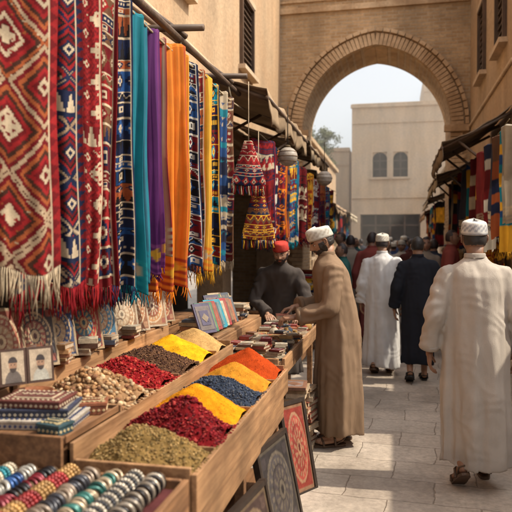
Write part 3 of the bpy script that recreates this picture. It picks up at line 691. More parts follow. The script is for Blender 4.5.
for k,yy in enumerate(ys):
    b_,r_,c_=med[k%8]
    mb=MB(); h=.30-.01*(k%3); R=rz(D(54+random.uniform(-7,7)))@rx(D(-16))
    pattern_panel(mb,.22,h,b_,r_,c_,R,(-1.70+.03*(k%2),yy,1.012+h/2*.985))
    mb.obj('decorated_plaque',PAINT)
for k in range(6):
    mb=MB(); h=.26; R=rz(D(50+random.uniform(-6,6)))@rx(D(-10)); b_,r_,c_=med[(k*3+1)%8]
    pattern_panel(mb,.22,h,b_,r_,c_,R,(-2.0,2.4+k*.42,1.012+h/2*.985)); mb.obj('decorated_plaque',PAINT)
for k in range(2):
    mb=MB(); R=rz(D(48))@rx(D(-10)); loc=np.array([-1.545+.075*k,2.36+.085*k,1.085]); w,h=.11,.15
    mb.box(loc,(w,.014,h),(.06,.03,.02),R=R)
    n,m=40,54; us=np.linspace(-1,1,n); vs=np.linspace(-1,1,m); Vv,Uu=np.meshgrid(vs,us,indexing='ij');U=Uu.ravel();V=Vv.ravel()
    C=np.tile(np.array([.36,.28,.2]),(len(U),1)); C[(U/.75)**2+((V+1.0)/.8)**2<1]=(.34,.32,.27) if k else (.1,.08,.07); C[(U/.36)**2+((V-.12)/.42)**2<1]=(.28,.16,.10); C[((U/.4)**2+((V-.3)/.36)**2<1)&(V>.28)]=(.04,.03,.03); C[((U/.3)**2+((V+.12)/.24)**2<1)&(V<-.08)]=(.05,.035,.03)
    for s in (-1,1): C[((U-s*.14)/.06)**2+((V-.16)/.04)**2<1]=(.03,.02,.02)
    P_=np.stack([U*w*.41,np.full(len(U),-.009),V*h*.43],1); mb.add(P_@R.T+loc,gridfaces(n,m),C); mb.obj('framed_portrait',PAINT)
def obox(name,loc,d,rot,base,acc,lid=True):
    g=group(name,loc,rot); mb=MB(); mb.box((0,0,d[2]*.35),(d[0],d[1],d[2]*.7),base); mb.box((0,0,d[2]*.86),(d[0]+.008,d[1]+.008,d[2]*.26),np.array(base)*1.2)
    n=int(d[0]/.02)
    for i in range(n):
        x=-d[0]/2+(i+.5)*d[0]/n
        mb.box((x,-d[1]/2-.001,d[2]*.35),(.010,.004,.010),acc,R=ry(pi/4)); 
        for s in (-1,1): mb.box((x,s*(d[1]/2-.016),d[2]*.99+.002),(.010,.010,.004),acc,R=rz(pi/4))
    n=int(d[1]/.02)
    for i in range(n):
        y=-d[1]/2+(i+.5)*d[1]/n; mb.box((d[0]/2+.001,y,d[2]*.35),(.004,.010,.010),acc,R=rx(pi/4))
        for s in (-1,1): mb.box((s*(d[0]/2-.016),y,d[2]*.99+.002),(.010,.010,.004),acc,R=rz(pi/4))
    mb.box((0,0,d[2]*.99+.002),(d[0]*.66,d[1]*.6,.005),acc); mb.box((0,0,d[2]*.99+.005),(d[0]*.6,d[1]*.5,.005),base)
    for i in range(5): mb.box(((i-2)*d[0]*.11,0,d[2]*.99+.0085),(.022,.022,.003),acc,R=rz(pi/4)); mb.box(((i-2)*d[0]*.11,0,d[2]*.99+.0105),(.010,.010,.003),base,R=rz(pi/4))
    mb.obj('box',PAINT,g,bevel=.0015)
g=group('display_shelf'); mb=MB(); board(mb,-1.62,-1.145,2.06,2.5,.88,.90); board(mb,-1.6,-1.57,2.08,2.11,.05,.878); board(mb,-1.19,-1.16,2.08,2.11,.05,.878); board(mb,-1.145,-1.137,2.06,2.5,.887,.915); board(mb,-1.62,-1.147,2.04,2.058,.80,.915); mb.obj('shelf',WOOD,g,bevel=.003)
obox('inlaid_box',(-1.36,2.25,.902),(.34,.24,.035),.15,(.32,.28,.23),(.03,.04,.1)); obox('inlaid_box',(-1.37,2.26,.939),(.29,.2,.032),.22,(.03,.035,.06),(.36,.31,.23)); obox('inlaid_box',(-1.36,2.25,.973),(.24,.17,.03),.1,(.10,.03,.025),(.38,.30,.2))
obox('inlaid_box',(-1.22,2.42,.902),(.12,.1,.05),.4,(.20,.07,.035),(.40,.30,.16)); obox('inlaid_box',(-1.22,2.13,.902),(.10,.08,.04),-.2,(.03,.06,.07),(.38,.30,.16))
mb=MB(); prof=[(.0,.0),(.04,.0),(.045,.012),(.075,.04),(.085,.07),(.081,.07),(.07,.042),(.04,.016),(0.001,.014)]
V=[(r*math.cos(2*pi*i/28),r*math.sin(2*pi*i/28),z) for r,z in prof for i in range(28)]
mb.add(np.array(V)+np.array([-1.50,2.44,.903]),gridfaces(28,len(prof),True),(.35,.14,.07)); mb.obj('copper_bowl',METAL,smooth=True)
def stack(name,x,y,z,n,d,pal,rot=0,mat=PAINT,jit=.01):
    mb=MB(); zz=z
    for i in range(n):
        t=d[2]*random.uniform(.6,1.4); c=np.array(pal[random.randrange(len(pal))])*random.uniform(.6,1.15); R=rz(rot+random.gauss(0,.12)); w,l=d[0]*random.uniform(.82,1.05),d[1]*random.uniform(.82,1.05)
        o=np.array([x+random.gauss(0,jit),y+random.gauss(0,jit),zz+t/2])
        mb.box(o,(w*.96,l*.96,t*.7),(.44,.35,.25),R=R); mb.box(o+[0,0,t*.42],(w,l,t*.14),c,R=R); mb.box(o-[0,0,t*.42],(w,l,t*.14),c,R=R)
        mb.box(o+R@np.array([0,-l/2,0]),(w,.004,t*.98),c,R=R)
        if i==n-1:
            mb.box(o+[0,0,t*.5],(w*.7,l*.7,.002),c*.5+.10,R=R); mb.box(o+[0,0,t*.5+.0015],(w*.4,l*.4,.002),c,R=R@rz(.78))
        zz+=t+.0008
    mb.obj(name,mat,bevel=.0012); return zz
earth=[(.35,.22,.12),(.22,.09,.04),(.38,.28,.18),(.10,.05,.03),(.25,.04,.03),(.40,.33,.23),(.05,.06,.08)]
stack('box_stack',-1.63,2.60,1.012-.0,5,(.12,.10,.022),[(.3,.12,.06),(.4,.2,.1)],.5); stack('box_stack',-1.60,2.84,1.012,5,(.1,.1,.02),[(.35,.15,.08),(.4,.22,.1)],.2)
stack('box_stack',-1.60,3.1,1.012,4,(.1,.11,.02),earth,.3); stack('box_stack',-1.60,3.38,1.012,3,(.1,.1,.02),earth,.1); stack('box_stack',-1.60,3.7,1.012,4,(.1,.1,.02),earth,.1)
# ------------------------------------------------------------ stall 2 (goods table)
g=group('goods_stall'); mb=MB(); s0,s1=4.42,6.45
board(mb,-1.62,-.78,s0,s1,.72,.75); board(mb,-.778,-.755,s0,s1,.66,.785); board(mb,-1.6,-.8,s0-.022,s0-.002,.62,.785)
for x in (-.84,-1.56):
    for y in (s0+.06,s1-.06): mb.box((x,y,.36),(.05,.05,.715))
board(mb,-1.55,-.86,s0+.1,s1-.1,.2,.22); board(mb,-1.62,-1.25,s0,s1-.55,.90,.92)
board(mb,-1.255,-1.235,s0,s1-.55,.752,.90)
mb.obj('table',WOODL,g,bevel=.004)
mb=MB(); board(mb,-1.5,-1.2,s0+.15,s1-.15,.225,.6); mb.obj('stored_cloth',CANVAS,g)
rs=random.Random(5)
def pouch(x,y,z,c,r):
    mb=MB(); prof=[(.002,0),(r*.8,0),(r,.3*r),(r*.95,.8*r),(r*.55,1.25*r),(r*.28,1.45*r),(r*.45,1.75*r),(r*.4,1.8*r),(.002,1.5*r)]; n=24
    V=[(q*math.cos(2*pi*i/n)*(1+.06*math.sin(i*2.2)),q*math.sin(2*pi*i/n)*(1+.06*math.cos(i*1.7)),zz) for q,zz in prof for i in range(n)]
    mb.add(np.array(V)+np.array([x,y,z]),gridfaces(n,len(prof),True),c); mb.torus((x,y,z+1.45*r),r*.3,.004,(.4,.3,.15),axis='z'); mb.obj('cloth_pouch',CLOTH,smooth=True)
gp=earth+[(.42,.33,.23),(.35,.11,.05),(.45,.38,.28),DRED,(.35,.2,.07)]
for j,x in enumerate((-.85,-.97,-1.09,-1.18)):
    y=s0+.06
    while y<s1-.1:
        w=rs.uniform(.07,.14)
        if rs.random()<.25: pouch(x,y+w/2,.752,np.array(gp[rs.randrange(len(gp))]),w*.42)
        else: stack(rs.choice(['small_box','book_stack','folded_scarf']),x,y+w/2,.752,rs.choice([1,2,3,4,5]) ,(.10,w*.9,.020),gp,rs.uniform(-.4,.4))
        y+=w+.008
y=s0+.1
for k in range(8):
    stack('book_stack',-1.42+rs.uniform(-.03,.03),y,.922,rs.choice([2,3,4,5]),(.2,.13,.025),earth+[RED,(.45,.36,.25)],rs.uniform(-.2,.2)); y+=.165
for grp,(xx,ya,n) in enumerate([(-1.36,4.46,13),(-1.5,5.2,9)]):
    mb=MB()
    for k in range(n):
        c=np.array((earth+[TEAL,RED,(.40,.30,.18),GREEN,RUST])[rs.randrange(12)]) if k else np.array((.06,.05,.09)); h=rs.uniform(.17,.24); R=rz(D(62+rs.uniform(-5,5)))@rx(D(-24)); loc=np.array([xx,ya+k*.055,.945+h*.45])
        mb.box(loc,(.17,.016,h),c,R=R); mb.box(loc+R@np.array([0,-.0095,0]),(.14,.003,h*.8),c*.6+np.array([.08,.06,.03]),R=R); mb.box(loc+R@np.array([0,-.0125,0]),(.09,.003,h*.5),c,R=R); mb.box(loc+R@np.array([0,-.015,0]),(.05,.003,.05),c*.4+np.array([.15,.11,.05]),R=R@ry(pi/4))
    mb.obj('leaning_book_row',PAINT,bevel=.0015)
stack('book_stack',-.72,4.62,.0,17,(.17,.24,.034),[(.45,.31,.18),(.4,.25,.13),(.25,.12,.07),(.45,.35,.24)],.05)
stack('book_stack',-.70,4.95,.0,13,(.17,.22,.034),[(.45,.3,.18),(.25,.08,.05),(.45,.35,.24)],-.1)
def leaning(x,y,w,h,rot,base,ring_,cen,lean=-12):
    mb=MB(); R=rz(D(rot))@rx(D(lean)); pattern_panel(mb,w,h,base,ring_,cen,R,(x,y,h/2*math.cos(D(lean))+.006),.025)
    for s in (-1,1):
        mb.box(np.array([x,y,h/2*.98+.006])+R@np.array([s*(w/2+.012),-.004,0]),(.024,.035,h+.05),(.03,.02,.015),R=R)
        mb.box(np.array([x,y,h/2*.98+.006])+R@np.array([0,-.004,s*(h/2+.012)]),(w,.034,.024),(.03,.02,.015),R=R)
    mb.obj('framed_panel',PAINT)
leaning(-.62,4.08,.20,.55,58,(.20,.03,.02),(.30,.16,.09),(.22,.04,.03)); leaning(-.62,3.42,.42,.50,80,(.03,.025,.025),(.10,.08,.06),(.05,.04,.04)); leaning(-.60,2.75,.4,.45,82,(.05,.03,.025),(.15,.10,.06),(.08,.05,.04))
def simple_stall(name,x0,x1,ya,yb,seed):
    g=group(name); mb=MB(); board(mb,x0,x1,ya,yb,.74,.77)
    for x in (x0+.05,x1-.05):
        for y in (ya+.06,yb-.06): mb.box((x,y,.37),(.05,.05,.738))
    board(mb,x0+.03,x1-.03,ya+.03,ya+.045,.08,.735); f=(x1-.03 if x0<0 else x0+.015); board(mb,f,f+.015,ya+.05,yb-.05,.08,.735)
    mb.obj('table',WOOD,g,bevel=.004); rs=random.Random(seed); y=ya+.12
    while y<yb-.1:
        for x in (x0+.17,x1-.17):
            stack('folded_textile_stack',x,y,.772,rs.choice([3,4,6,8]),(.26,.2,.035),[RED,CREAM,TEAL,YEL,(.4,.3,.2),NAVY,RUST,WHITE],rs.uniform(-.1,.1),CLOTH)
        y+=.26
simple_stall('textile_stall',-1.75,-1.15,7.6,9.6,3); simple_stall('textile_stall',-1.85,-1.25,10.2,13.2,4); simple_stall('textile_stall',.95,1.38,9.0,11.2,5); simple_stall('textile_stall',1.0,1.38,11.6,13.6,6); simple_stall('textile_stall',1.0,1.6,16.2,20.6,7)
# ------------------------------------------------------------ people
def interp(tab,z): 
    zs_=[r[0] for r in tab]; return [np.interp(z,zs_,[r[k] for r in tab]) for k in range(1,len(tab[0]))]
def make_hand(parent,wrist,d,nrm,side,curl,skin,sc=1.0,vox=.004,name='hand'):
    d=np.array(d,float); d/=np.linalg.norm(d); nrm=np.array(nrm,float); nrm-=d*np.dot(d,nrm); nrm/=np.linalg.norm(nrm)
    s=np.array(side,float); s-=d*np.dot(d,s); s-=nrm*np.dot(nrm,s); s/=np.linalg.norm(s); w=np.array(wrist,float); mb=MB()
    L=[.070,.078,.072,.056]; off=[.031,.0105,-.0105,-.030]
    mb.limb([w-d*.05,w,w+d*.02],[.028,.024,.024])
    for k in range(4):
        base=w+s*off[k]*.8+d*.018; kn=w+d*(.092-.006*abs(k-1))+s*off[k]-nrm*.002
        mb.limb([base,(base+kn)/2,kn],[.015,.0145,.0115])
        a_=0; p=kn; pts=[p]; rad=[.0098]
        for q,fr_ in enumerate((.45,.31,.24)):
            a_+=curl*(.8 if q==0 else 1.0)+.07*k*curl
            p=p+(d*math.cos(a_)+nrm*math.sin(a_)+s*off[k]*.9*(1 if q==0 else .2))*L[k]*fr_*1.05; pts.append(p); rad.append([.0088,.008,.0068][q])
        mb.limb(pts,rad,10)
    t0=w+d*.02+s*.024; t1=t0+(d*.62+s*.62+nrm*.35)*.045; t2=t1+(d*.8+s*.35+nrm*.45)*.033; t3=t2+(d*.9+s*.05+nrm*.45)*.025
    mb.limb([t0,t1,t2,t3],[.016,.012,.0100,.0082],10)
    V,F,_=remesh(mb,vox,2,.4); V=(V-w)*sc+w; m=MB(); m.add(V,F,skin); m.obj(name,SKIN,parent,smooth=True)
def make_foot(parent,x,y,z,yaw,pitch,skin,shoe,vox=.006):
    mb=MB(); sd=1 if x>0 else -1
    mb.limb([(0,0,.34),(0,-.005,.18),(0,0,.09),(0,-.03,.045)],[.050,.042,.036,.034]); mb.limb([(0,-.03,.042),(0,.04,.05),(0.004,.10,.034),(0.004,.145,.025)],[.034,.034,.030,.022]); mb.limb([(.022*sd*-1,.05,.035),(-.026*sd,.13,.025)],[.022,.020]); mb.limb([(.02*sd,.03,.03),(.03*sd,.12,.022)],[.02,.017])
    for k in range(5):
        xx=-sd*(.034-.0165*k); yy=.185-.012*k; mb.limb([(xx*.9,.13,.022),(xx,yy-.02,.022),(xx,yy,.014)],[.012,.012 if k==0 else .0095,.0115 if k==0 else .008],8)
    V,F,_=remesh(mb,vox,2,.4)
    m=MB(); m.add(V+np.array([0,0,.018]),F,skin)
    m2=MB(); ol=[(.034,.19),(.046,.12),(.040,.04),(.036,-.03),(.026,-.066),(0,-.076),(-.026,-.066),(-.036,-.03),(-.040,.04),(-.044,.12),(-.036,.185),(0,.212)]
    n=len(ol); V=[(a_,b_,0.002) for a_,b_ in ol]+[(a_,b_,.020) for a_,b_ in ol]; m2.add(V,[tuple(range(n)),tuple(reversed(range(n,2*n)))]+[(i,(i+1)%n,n+(i+1)%n,n+i) for i in range(n)],shoe)
    for yy,hh,ww in ((.115,.068,.052),(.02,.098,.045)):
        m2.tube([(-ww,yy,.012),(-ww*.9,yy+.004,hh*.7),(0,yy+.008,hh),(ww*.9,yy+.004,hh*.7),(ww,yy,.012)],[.009]*5,8,shoe)
    m2.tube([(-.036,.02,.02),(-.03,-.05,.06),(0,-.07,.065),(.03,-.05,.06),(.036,.02,.02)],[.006]*5,8,shoe)
    for q,mt,nm in ((m,SKIN,'foot'),(m2,PAINT,'sandal')):
        V,C=q.arr(); piv=np.array([0,.15,0]); V=(V-piv)@rx(-pitch).T+piv; V=V@rz(yaw).T+np.array([x,y,z]); q.V=[V]; q.C=[C]; q.obj(nm,mt,parent,smooth=(nm=='foot'),bevel=(.004 if nm=='sandal' else 0))
def make_head(parent,loc,pitch,yaw,skin,hair,beard,cap,lv=5,capcol=(.62,.58,.50),capacc=(.42,.37,.30),beardcol=None,neckbase=(0,0,1.46),tilt=0):
    bm=bmesh.new(); bmesh.ops.create_icosphere(bm,subdivisions=lv,radius=1); V0=np.array([v.co[:] for v in bm.verts]); F=[tuple(v.index for v in f.verts) for f in bm.faces]; bm.free()
    x,y,z=V0[:,0],V0[:,1],V0[:,2]
    ss=lambda a_,b_,t:(lambda q:q*q*(3-2*q))(np.clip((t-a_)/(b_-a_),0,1))
    X=.075*x;Y=.095*y;Z=.118*z
    X=X*(1-.27*ss(.0,1.,-z)); Y=np.where(y<0,Y*(1+.06*ss(0,.6,z)-.42*ss(.2,.95,-z)),Y); X=X*np.where((z<-.1)&(z>-.7),1.03,1)
    fm=ss(.05,.35,y); Y=Y-fm*.006*ss(.2,.7,z)
    aX=np.abs(X); G=lambda a_,s_:np.exp(-(a_/s_)**2)
    nose=G(X,.0105)*np.clip((.028-Z)/.048,0,1)**1.1*np.where(Z<-.02,G(Z+.02,.009),1)
    dy=.029*nose+.009*G(aX-.013,.007)*G(Z+.023,.008)+.006*G(Z-.027,.009)*G(aX-.028,.022)-.011*G(aX-.031,.014)*G(Z-.008,.012)+.005*G(aX-.045,.016)*G(Z+.018,.018)
    dy+=.007*G(Z+.049,.005)*G(X,.021)+.007*G(Z+.060,.006)*G(X,.019)-.005*G(Z+.0545,.0025)*G(X,.023)+.009*G(Z+.094,.014)*G(X,.022)-.003*G(Z+.072,.006)*G(X,.02)
    Y=Y+dy*fm
    C=np.tile(np.array(skin),(len(X),1)); hair=np.array(hair)
    lips=(G(Z+.054,.010)*G(X,.02)*fm)>.45; C[lips]=np.array(skin)*np.array([1.05,.6,.6])
    br=(np.abs(Z-.029)<.0045)&(aX<.045)&(aX>.012)&(y>.3); C[br]=hair
    hm=((y<.12)&(Z>-.045)&((y<-.25)|(Z>.02)))|((Z>.075)); 
    C[hm]=hair
    nz=np.array([noise.noise((a_*60,b_*60,c_*60)) for a_,b_,c_ in zip(X,Y,Z)]) if lv>=5 else np.zeros(len(X))
    sc=np.where(hm,1.035+.02*nz,1.0)
    if beard:
        bc=np.array(beardcol if beardcol is not None else hair)
        bmk=(((Z<-.040)&(y>-.05)&(~lips))|((aX>.052)&(Z<.01)&(y>-.02)&(y<.55))|((np.abs(Z+.037)<.006)&(aX<.03)&(y>.4)))
        C[bmk]=bc*(1+.3*nz[bmk])[:,None]; sc=np.where(bmk,1.06+.05*nz+.05*np.clip(-z-.5,0,1),sc)
    X,Y,Z=X*sc,Y*sc,Z*sc
    Rm=rz(yaw)@rx(pitch)@ry(tilt); loc=np.array(loc)
    def fin(mb,name,mat,smooth=True):
        V,Cc=mb.arr(); mb.V=[V@Rm.T+loc]; mb.C=[Cc]; return mb.obj(name,mat,parent,smooth=smooth)
    mb=MB(); mb.add(np.stack([X,Y,Z],1),F,C)
    for s in (-1,1):
        pts=[(s*.073,.012,-.018),(s*.080,.002,-.022),(s*.084,-.012,-.008),(s*.086,-.017,.010),(s*.084,-.010,.024),(s*.079,.004,.026),(s*.074,.010,.014)]
        mb.tube(pts,[.005,.0055,.005,.005,.005,.005,.004],8,skin); mb.ball((s*.077,-.003,.002),(.005,.013,.022),np.array(skin)*.85,nu=10,nv=8)
        mb.ball((s*.031,.0705,.008),.0125,(.6,.57,.52),nu=14,nv=10); mb.ball((s*.031,.0785,.007),.0058,(.03,.015,.01),nu=10,nv=8)
        mb.ball((s*.031,.0715,.0125),(.0145,.0125,.0085),np.array(skin)*.9,nu=14,nv=8)
    fin(mb,'head',SKIN)
    mb=MB(); top=loc+Rm@np.array([0,-.022,-.045]); nb=np.array(neckbase); mb.limb([top,(top+nb)/2,nb],[.056,.054,.060],col=skin); mb.obj('neck',SKIN,parent,smooth=True)
    if cap:
        n=56; V=[];Cc=[]; prof=[(.028,.0795,.101),(.033,.0830,.1045),(.045,.0838,.1055),(.058,.0835,.105),(.075,.082,.1035),(.09,.080,.101),(.102,.0775,.099),(.112,.073,.094),(.119,.061,.080),(.124,.040,.055),(.125,.004,.005)]
        for k,(zz,rx_,ry_) in enumerate(prof):
            for i in range(n):
                th=2*pi*i/n; w=1+.008*math.sin(th*9+zz*160)+.008*noise.noise((math.cos(th)*3,math.sin(th)*3,zz*30))
                V.append((rx_*math.cos(th)*w,ry_*math.sin(th)*w-.004,zz+(.014*math.sin(th))))
                mot=(k in(3,5)) and (i%4<2); mot=mot or (k==4 and (i+2)%4<2)
                Cc.append(capacc if (mot and cap!='red') or k==1 else capcol)
        mb=MB(); mb.add(V,gridfaces(n,len(prof),True),np.array(Cc)); o=fin(mb,'cap',CLOTH); o.modifiers.new('S','SOLIDIFY').thickness=.003
def man(name,loc,yaw,robe,tab,arms,feet,head,scale=1.0,skin=(.30,.16,.095),shoe=(.08,.045,.025),lean=0,vox=.013,wr=1.0,hem=(0,0),seed=0,hands=True,fa=1.4,stride=0,drop=0):
    g=group(name,(loc[0],loc[1],0),yaw); g.scale=(scale,)*3
    rs=random.Random(seed); mb=MB(); seg=96; rows=60; z0=tab[0][0]; z1=tab[-1][0]; ph=[rs.uniform(0,6) for _ in range(8)]
    V=[]
    for j in range(rows):
        z=z0+(z1-z0)*j/(rows-1); a_,b_,amp=interp(tab,z); amp*=fa; q_=max(0,(z-.85)/.6)**1.3; yc=lean*q_; t=1-j/(rows-1)
        for i in range(seg):
            th=2*pi*i/seg; f=1+amp*(math.sin(4*th+ph[0]+t*1.2)+.8*math.sin(7*th+ph[1]-t*1.6)+.55*math.sin(12*th+ph[2]+t*2)+.3*math.sin(19*th+ph[4]-t*3))
            st=stride*t*math.sin(th)*math.cos(th)
            V.append((a_*math.cos(th)*f+hem[0]*t**2,b_*math.sin(th)*f+yc+hem[1]*t**2+st,z-drop*q_+(.012*math.sin(3*th+ph[3]) if j==0 else 0)))
    a_,b_,_=interp(tab,z0)
    for q in range(2):
        for i in range(seg):
            th=2*pi*i/seg; k=(.90,.2)[q]; V.append((a_*math.cos(th)*k+hem[0],b_*math.sin(th)*k+hem[1],z0+(.012,.03)[q]))
    F=gridfaces(seg,rows,True)
    b0=rows*seg; F+=[(i,b0+i,b0+(i+1)%seg,(i+1)%seg) for i in range(seg)]; F+=[(b0+i,b0+seg+i,b0+seg+(i+1)%seg,b0+(i+1)%seg) for i in range(seg)]; F.append(tuple(range(b0+seg,b0+2*seg))); F.append(tuple(range((rows-1)*seg,rows*seg)))
    mb.add(V,F)
    for A in arms:
        P_=[np.array(p,float) for p in A['p']]; r=A.get('r',[.082,.068,.060,.066])
        mb.limb([P_[0],(P_[0]*.5+P_[1]*.5),P_[1]],[r[0],(r[0]+r[1])/2*1.0,r[1]],14); dd=P_[2]-P_[1]
        mb.limb([P_[1],P_[1]+dd*.5],[r[1],r[2]],14); mb.tube([P_[1]+dd*.45,P_[1]+dd*.8,P_[2]],[r[2],r[3]*.98,r[3]],14)
    V,F,Nn=remesh(mb,vox,2,.5)
    if vox<.02:
        dsp=np.empty(len(V)); hemw=np.clip((V[:,2]-z0)/.06,0,1)
        for i,v in enumerate(V):
            x_,y_,z_=v; d_=.014*noise.noise((x_*9+seed,y_*9,z_*2.4))+.007*noise.noise((x_*22,y_*22+seed,z_*7+x_*8))
            arm=abs(x_)>.2 and z_>.85
            d_+= .012*math.sin(z_*62+12*noise.noise((x_*6,y_*6,z_*4)))*(1 if arm else .2)*max(0,noise.noise((x_*5+3,y_*5,z_*5+seed))+.35)
            dsp[i]=d_
        V=V+Nn*(dsp*hemw)[:,None]
    m=MB(); C=np.tile(np.array(robe),(len(V),1)); 
    dirt=np.clip((z0+.14-V[:,2])/.14,0,1); C=C*(1-.25*dirt)[:,None]
    m.add(V,F,C); m.obj('robe',ROBE,g,smooth=True)
    zt=tab[-1][0]; a_,b_,_=interp(tab,zt); q_=max(0,(zt-.85)/.6)**1.3; yc=lean*q_; zt-=drop*q_
    n=32; V=[]; m=MB()
    for zz,k in ((zt-.014,1.03),(zt+.008,1.0),(zt+.016,.95),(zt+.012,.90),(zt-.01,.88)):
        for i in range(n): th=2*pi*i/n; V.append((a_*k*math.cos(th),b_*k*math.sin(th)+yc,zz))
    m.add(V,gridfaces(n,5,True),np.array(robe)*.85)
    for A in arms:
        P_=[np.array(p,float) for p in A['p']]; r=A.get('r',[.082,.068,.060,.066])[3]; dd=P_[2]-P_[1]; dd/=np.linalg.norm(dd)
        m.tube([P_[2]-dd*.028,P_[2]-dd*.02,P_[2]+dd*.004,P_[2]+dd*.006],[r*.97,r*1.02,r*1.02,r*.9],20,np.array(robe)*.88)
    m.obj('collar_and_cuffs',ROBE,g,smooth=True)
    if hands:
        for k,A in enumerate(arms): make_hand(g,np.array(A['p'][2])+np.array(A['d'])/np.linalg.norm(A['d'])*.03,A['d'],A['n'],A['s'],A.get('curl',.4),skin,vox=.004 if vox<.02 else .006,name='hand')
    for f in feet: make_foot(g,*f,skin,shoe,vox=.006 if vox<.02 else .009)
    head.setdefault('neckbase',(0,yc,1.46-drop)); make_head(g,**head); return g
T_stand=[(.13,.265,.20,.040),(.35,.25,.19,.034),(.6,.235,.18,.026),(.9,.218,.165,.016),(1.1,.205,.155,.010),(1.28,.213,.148,.005),(1.38,.212,.135,.002),(1.435,.175,.112,0),(1.47,.115,.085,0),(1.495,.075,.072,0),(1.515,.068,.066,0)]
def widen(T,kx,ky=None,z0=None,kh=1.0):
    ky=ky or kx; o=[list(r) for r in T]
    for r in o:
        if r[0]<1.4:
            e=1+(kh-1)*max(0,(.9-r[0])/.8); r[1]*=kx*e; r[2]*=ky*e
    if z0 is not None: o[0][0]=z0
    return [tuple(r) for r in o]
BE=(.50,.44,.375)
def arm(sx,el,wr,d,n,s,curl=.45,r=None,sh=(.17,0,1.375)):
    q=dict(p=[(sx*sh[0],sh[1],sh[2]),el,wr],d=d,n=n,s=s,curl=curl)
    if r: q['r']=r
    return q
man('man_walking',(.51,4.42),D(4),BE,widen(T_stand,.94,1.05,.15,.84),
 [arm(-1,(-.262,-.045,1.12),(-.285,.03,.90),(.05,.15,-1),(.9,0,0),(0,1,0),.35),arm(1,(.262,-.03,1.12),(.28,.05,.89),(-.05,.2,-1),(-.9,0,0),(0,1,0),.4)],
 [(-.085,-.17,.0,D(6),D(34)),(.10,.16,0,D(-6),0)],
 dict(loc=(0,.03,1.625),pitch=D(-3),yaw=D(3),skin=(.26,.135,.08),hair=(.03,.026,.024),beard=False,cap='w',capcol=(.62,.60,.56),capacc=(.30,.30,.32)),
 skin=(.26,.135,.08),vox=.010,seed=3,hem=(-.0,-.03),scale=1.0,fa=1.7,stride=.12)
man('man_browsing_stall',(-.44,5.12),D(104),(.25,.165,.105),widen(T_stand,.95,1.02,.10,.95),
 [arm(-1,(-.25,.11,1.10),(-.17,.33,1.03),(.12,1,-.12),(.2,0,-1),(1,0,0),.55,r=[.083,.072,.064,.072],sh=(.17,.07,1.37)),arm(1,(.25,.09,1.10),(.15,.31,1.08),(-.2,1,-.25),(-.2,0,-1),(-1,0,0),.6,r=[.083,.072,.064,.072],sh=(.17,.07,1.37))],
 [(-.09,.03,0,D(8),0),(.09,-.05,0,D(-12),0)],
 dict(loc=(0,.135,1.605),pitch=D(-26),yaw=D(8),skin=(.32,.17,.10),hair=(.03,.022,.018),beard=True,cap='w',lv=6,capcol=(.66,.62,.54),capacc=(.48,.42,.34)),
 skin=(.32,.17,.10),lean=.085,vox=.010,seed=8,scale=1.0,fa=1.6)
mb=MB(); R=rz(D(14)); mb.box((-.885,5.06,1.005),(.10,.16,.03),(.4,.3,.2),R=R); mb.box((-.885,5.06,1.022),(.104,.164,.004),(.3,.1,.06),R=R); mb.obj('small_box_in_hands',PAINT,bevel=.002)
Wd=(.70,.68,.66)
hang=lambda w=.25:[arm(-1,(-w,-.03,1.12),(-w-.02,.06,.90),(.05,.15,-1),(.9,0,0),(0,1,0),.35),arm(1,(w,-.02,1.12),(w+.02,.03,.90),(-.05,.2,-1),(-.9,0,0),(0,1,0),.4)]
man('man_in_white_robe',(-.16,7.95),D(-3),Wd,widen(T_stand,.92,.95,.09,.92),hang(),[(-.09,-.12,0,0,D(20)),(.09,.12,0,0,0)],
 dict(loc=(0,.02,1.62),pitch=D(-4),yaw=0,skin=(.28,.15,.09),hair=(.04,.03,.03),beard=False,cap='w'),vox=.014,seed=4,scale=.98,stride=.08,fa=1.6)
man('man_in_dark_robe',(.25,7.55),D(2),(.024,.026,.034),widen(T_stand,.86,.9,.22,.85),hang(),[(-.09,-.14,0,0,D(25)),(.09,.14,0,0,0)],
 dict(loc=(0,.02,1.62),pitch=D(-4),yaw=D(-15),skin=(.28,.15,.09),hair=(.02,.016,.014),beard=False,cap=None),vox=.014,seed=5,scale=.96,shoe=(.02,.02,.02),stride=.08)
# seller leaning over the far end of the goods table
man('stall_seller',(-1.22,6.78),D(193),(.075,.062,.055),widen(T_stand,.98,1.05,.2),
 [arm(-1,(-.28,.26,1.02),(-.17,.44,.90),(.2,1,-.35),(.2,0,-1),(1,0,0),.5,sh=(.17,.20,1.29)),arm(1,(.28,.24,1.02),(.15,.42,.90),(-.2,1,-.35),(-.2,0,-1),(-1,0,0),.5,sh=(.17,.20,1.29))],
 [(-.09,.0,0,0,0),(.09,0,0,0,0)],
 dict(loc=(0,.345,1.525),pitch=D(-22),yaw=D(-14),skin=(.36,.20,.125),hair=(.03,.02,.02),beard=True,cap='red',capcol=(.50,.06,.045),capacc=(.3,.03,.03)),
 lean=.24,drop=.08,vox=.014,seed=6,scale=.98,skin=(.36,.20,.125))
far=[((-.72,10.6),10,(.3,.25,.2),None),((.62,11.0),-8,(.05,.06,.09),None),((.12,13.0),170,(.55,.5,.42),'w'),((-.42,12.0),5,(.035,.035,.045),None),((-1.2,16),160,(.24,.06,.05),None),((.8,14.6),20,(.06,.09,.20),'w'),((-.3,16.5),180,(.5,.45,.4),None),((.35,15.4),0,(.10,.035,.03),None),((-.9,14.9),180,(.03,.10,.09),None)]
fg=[]
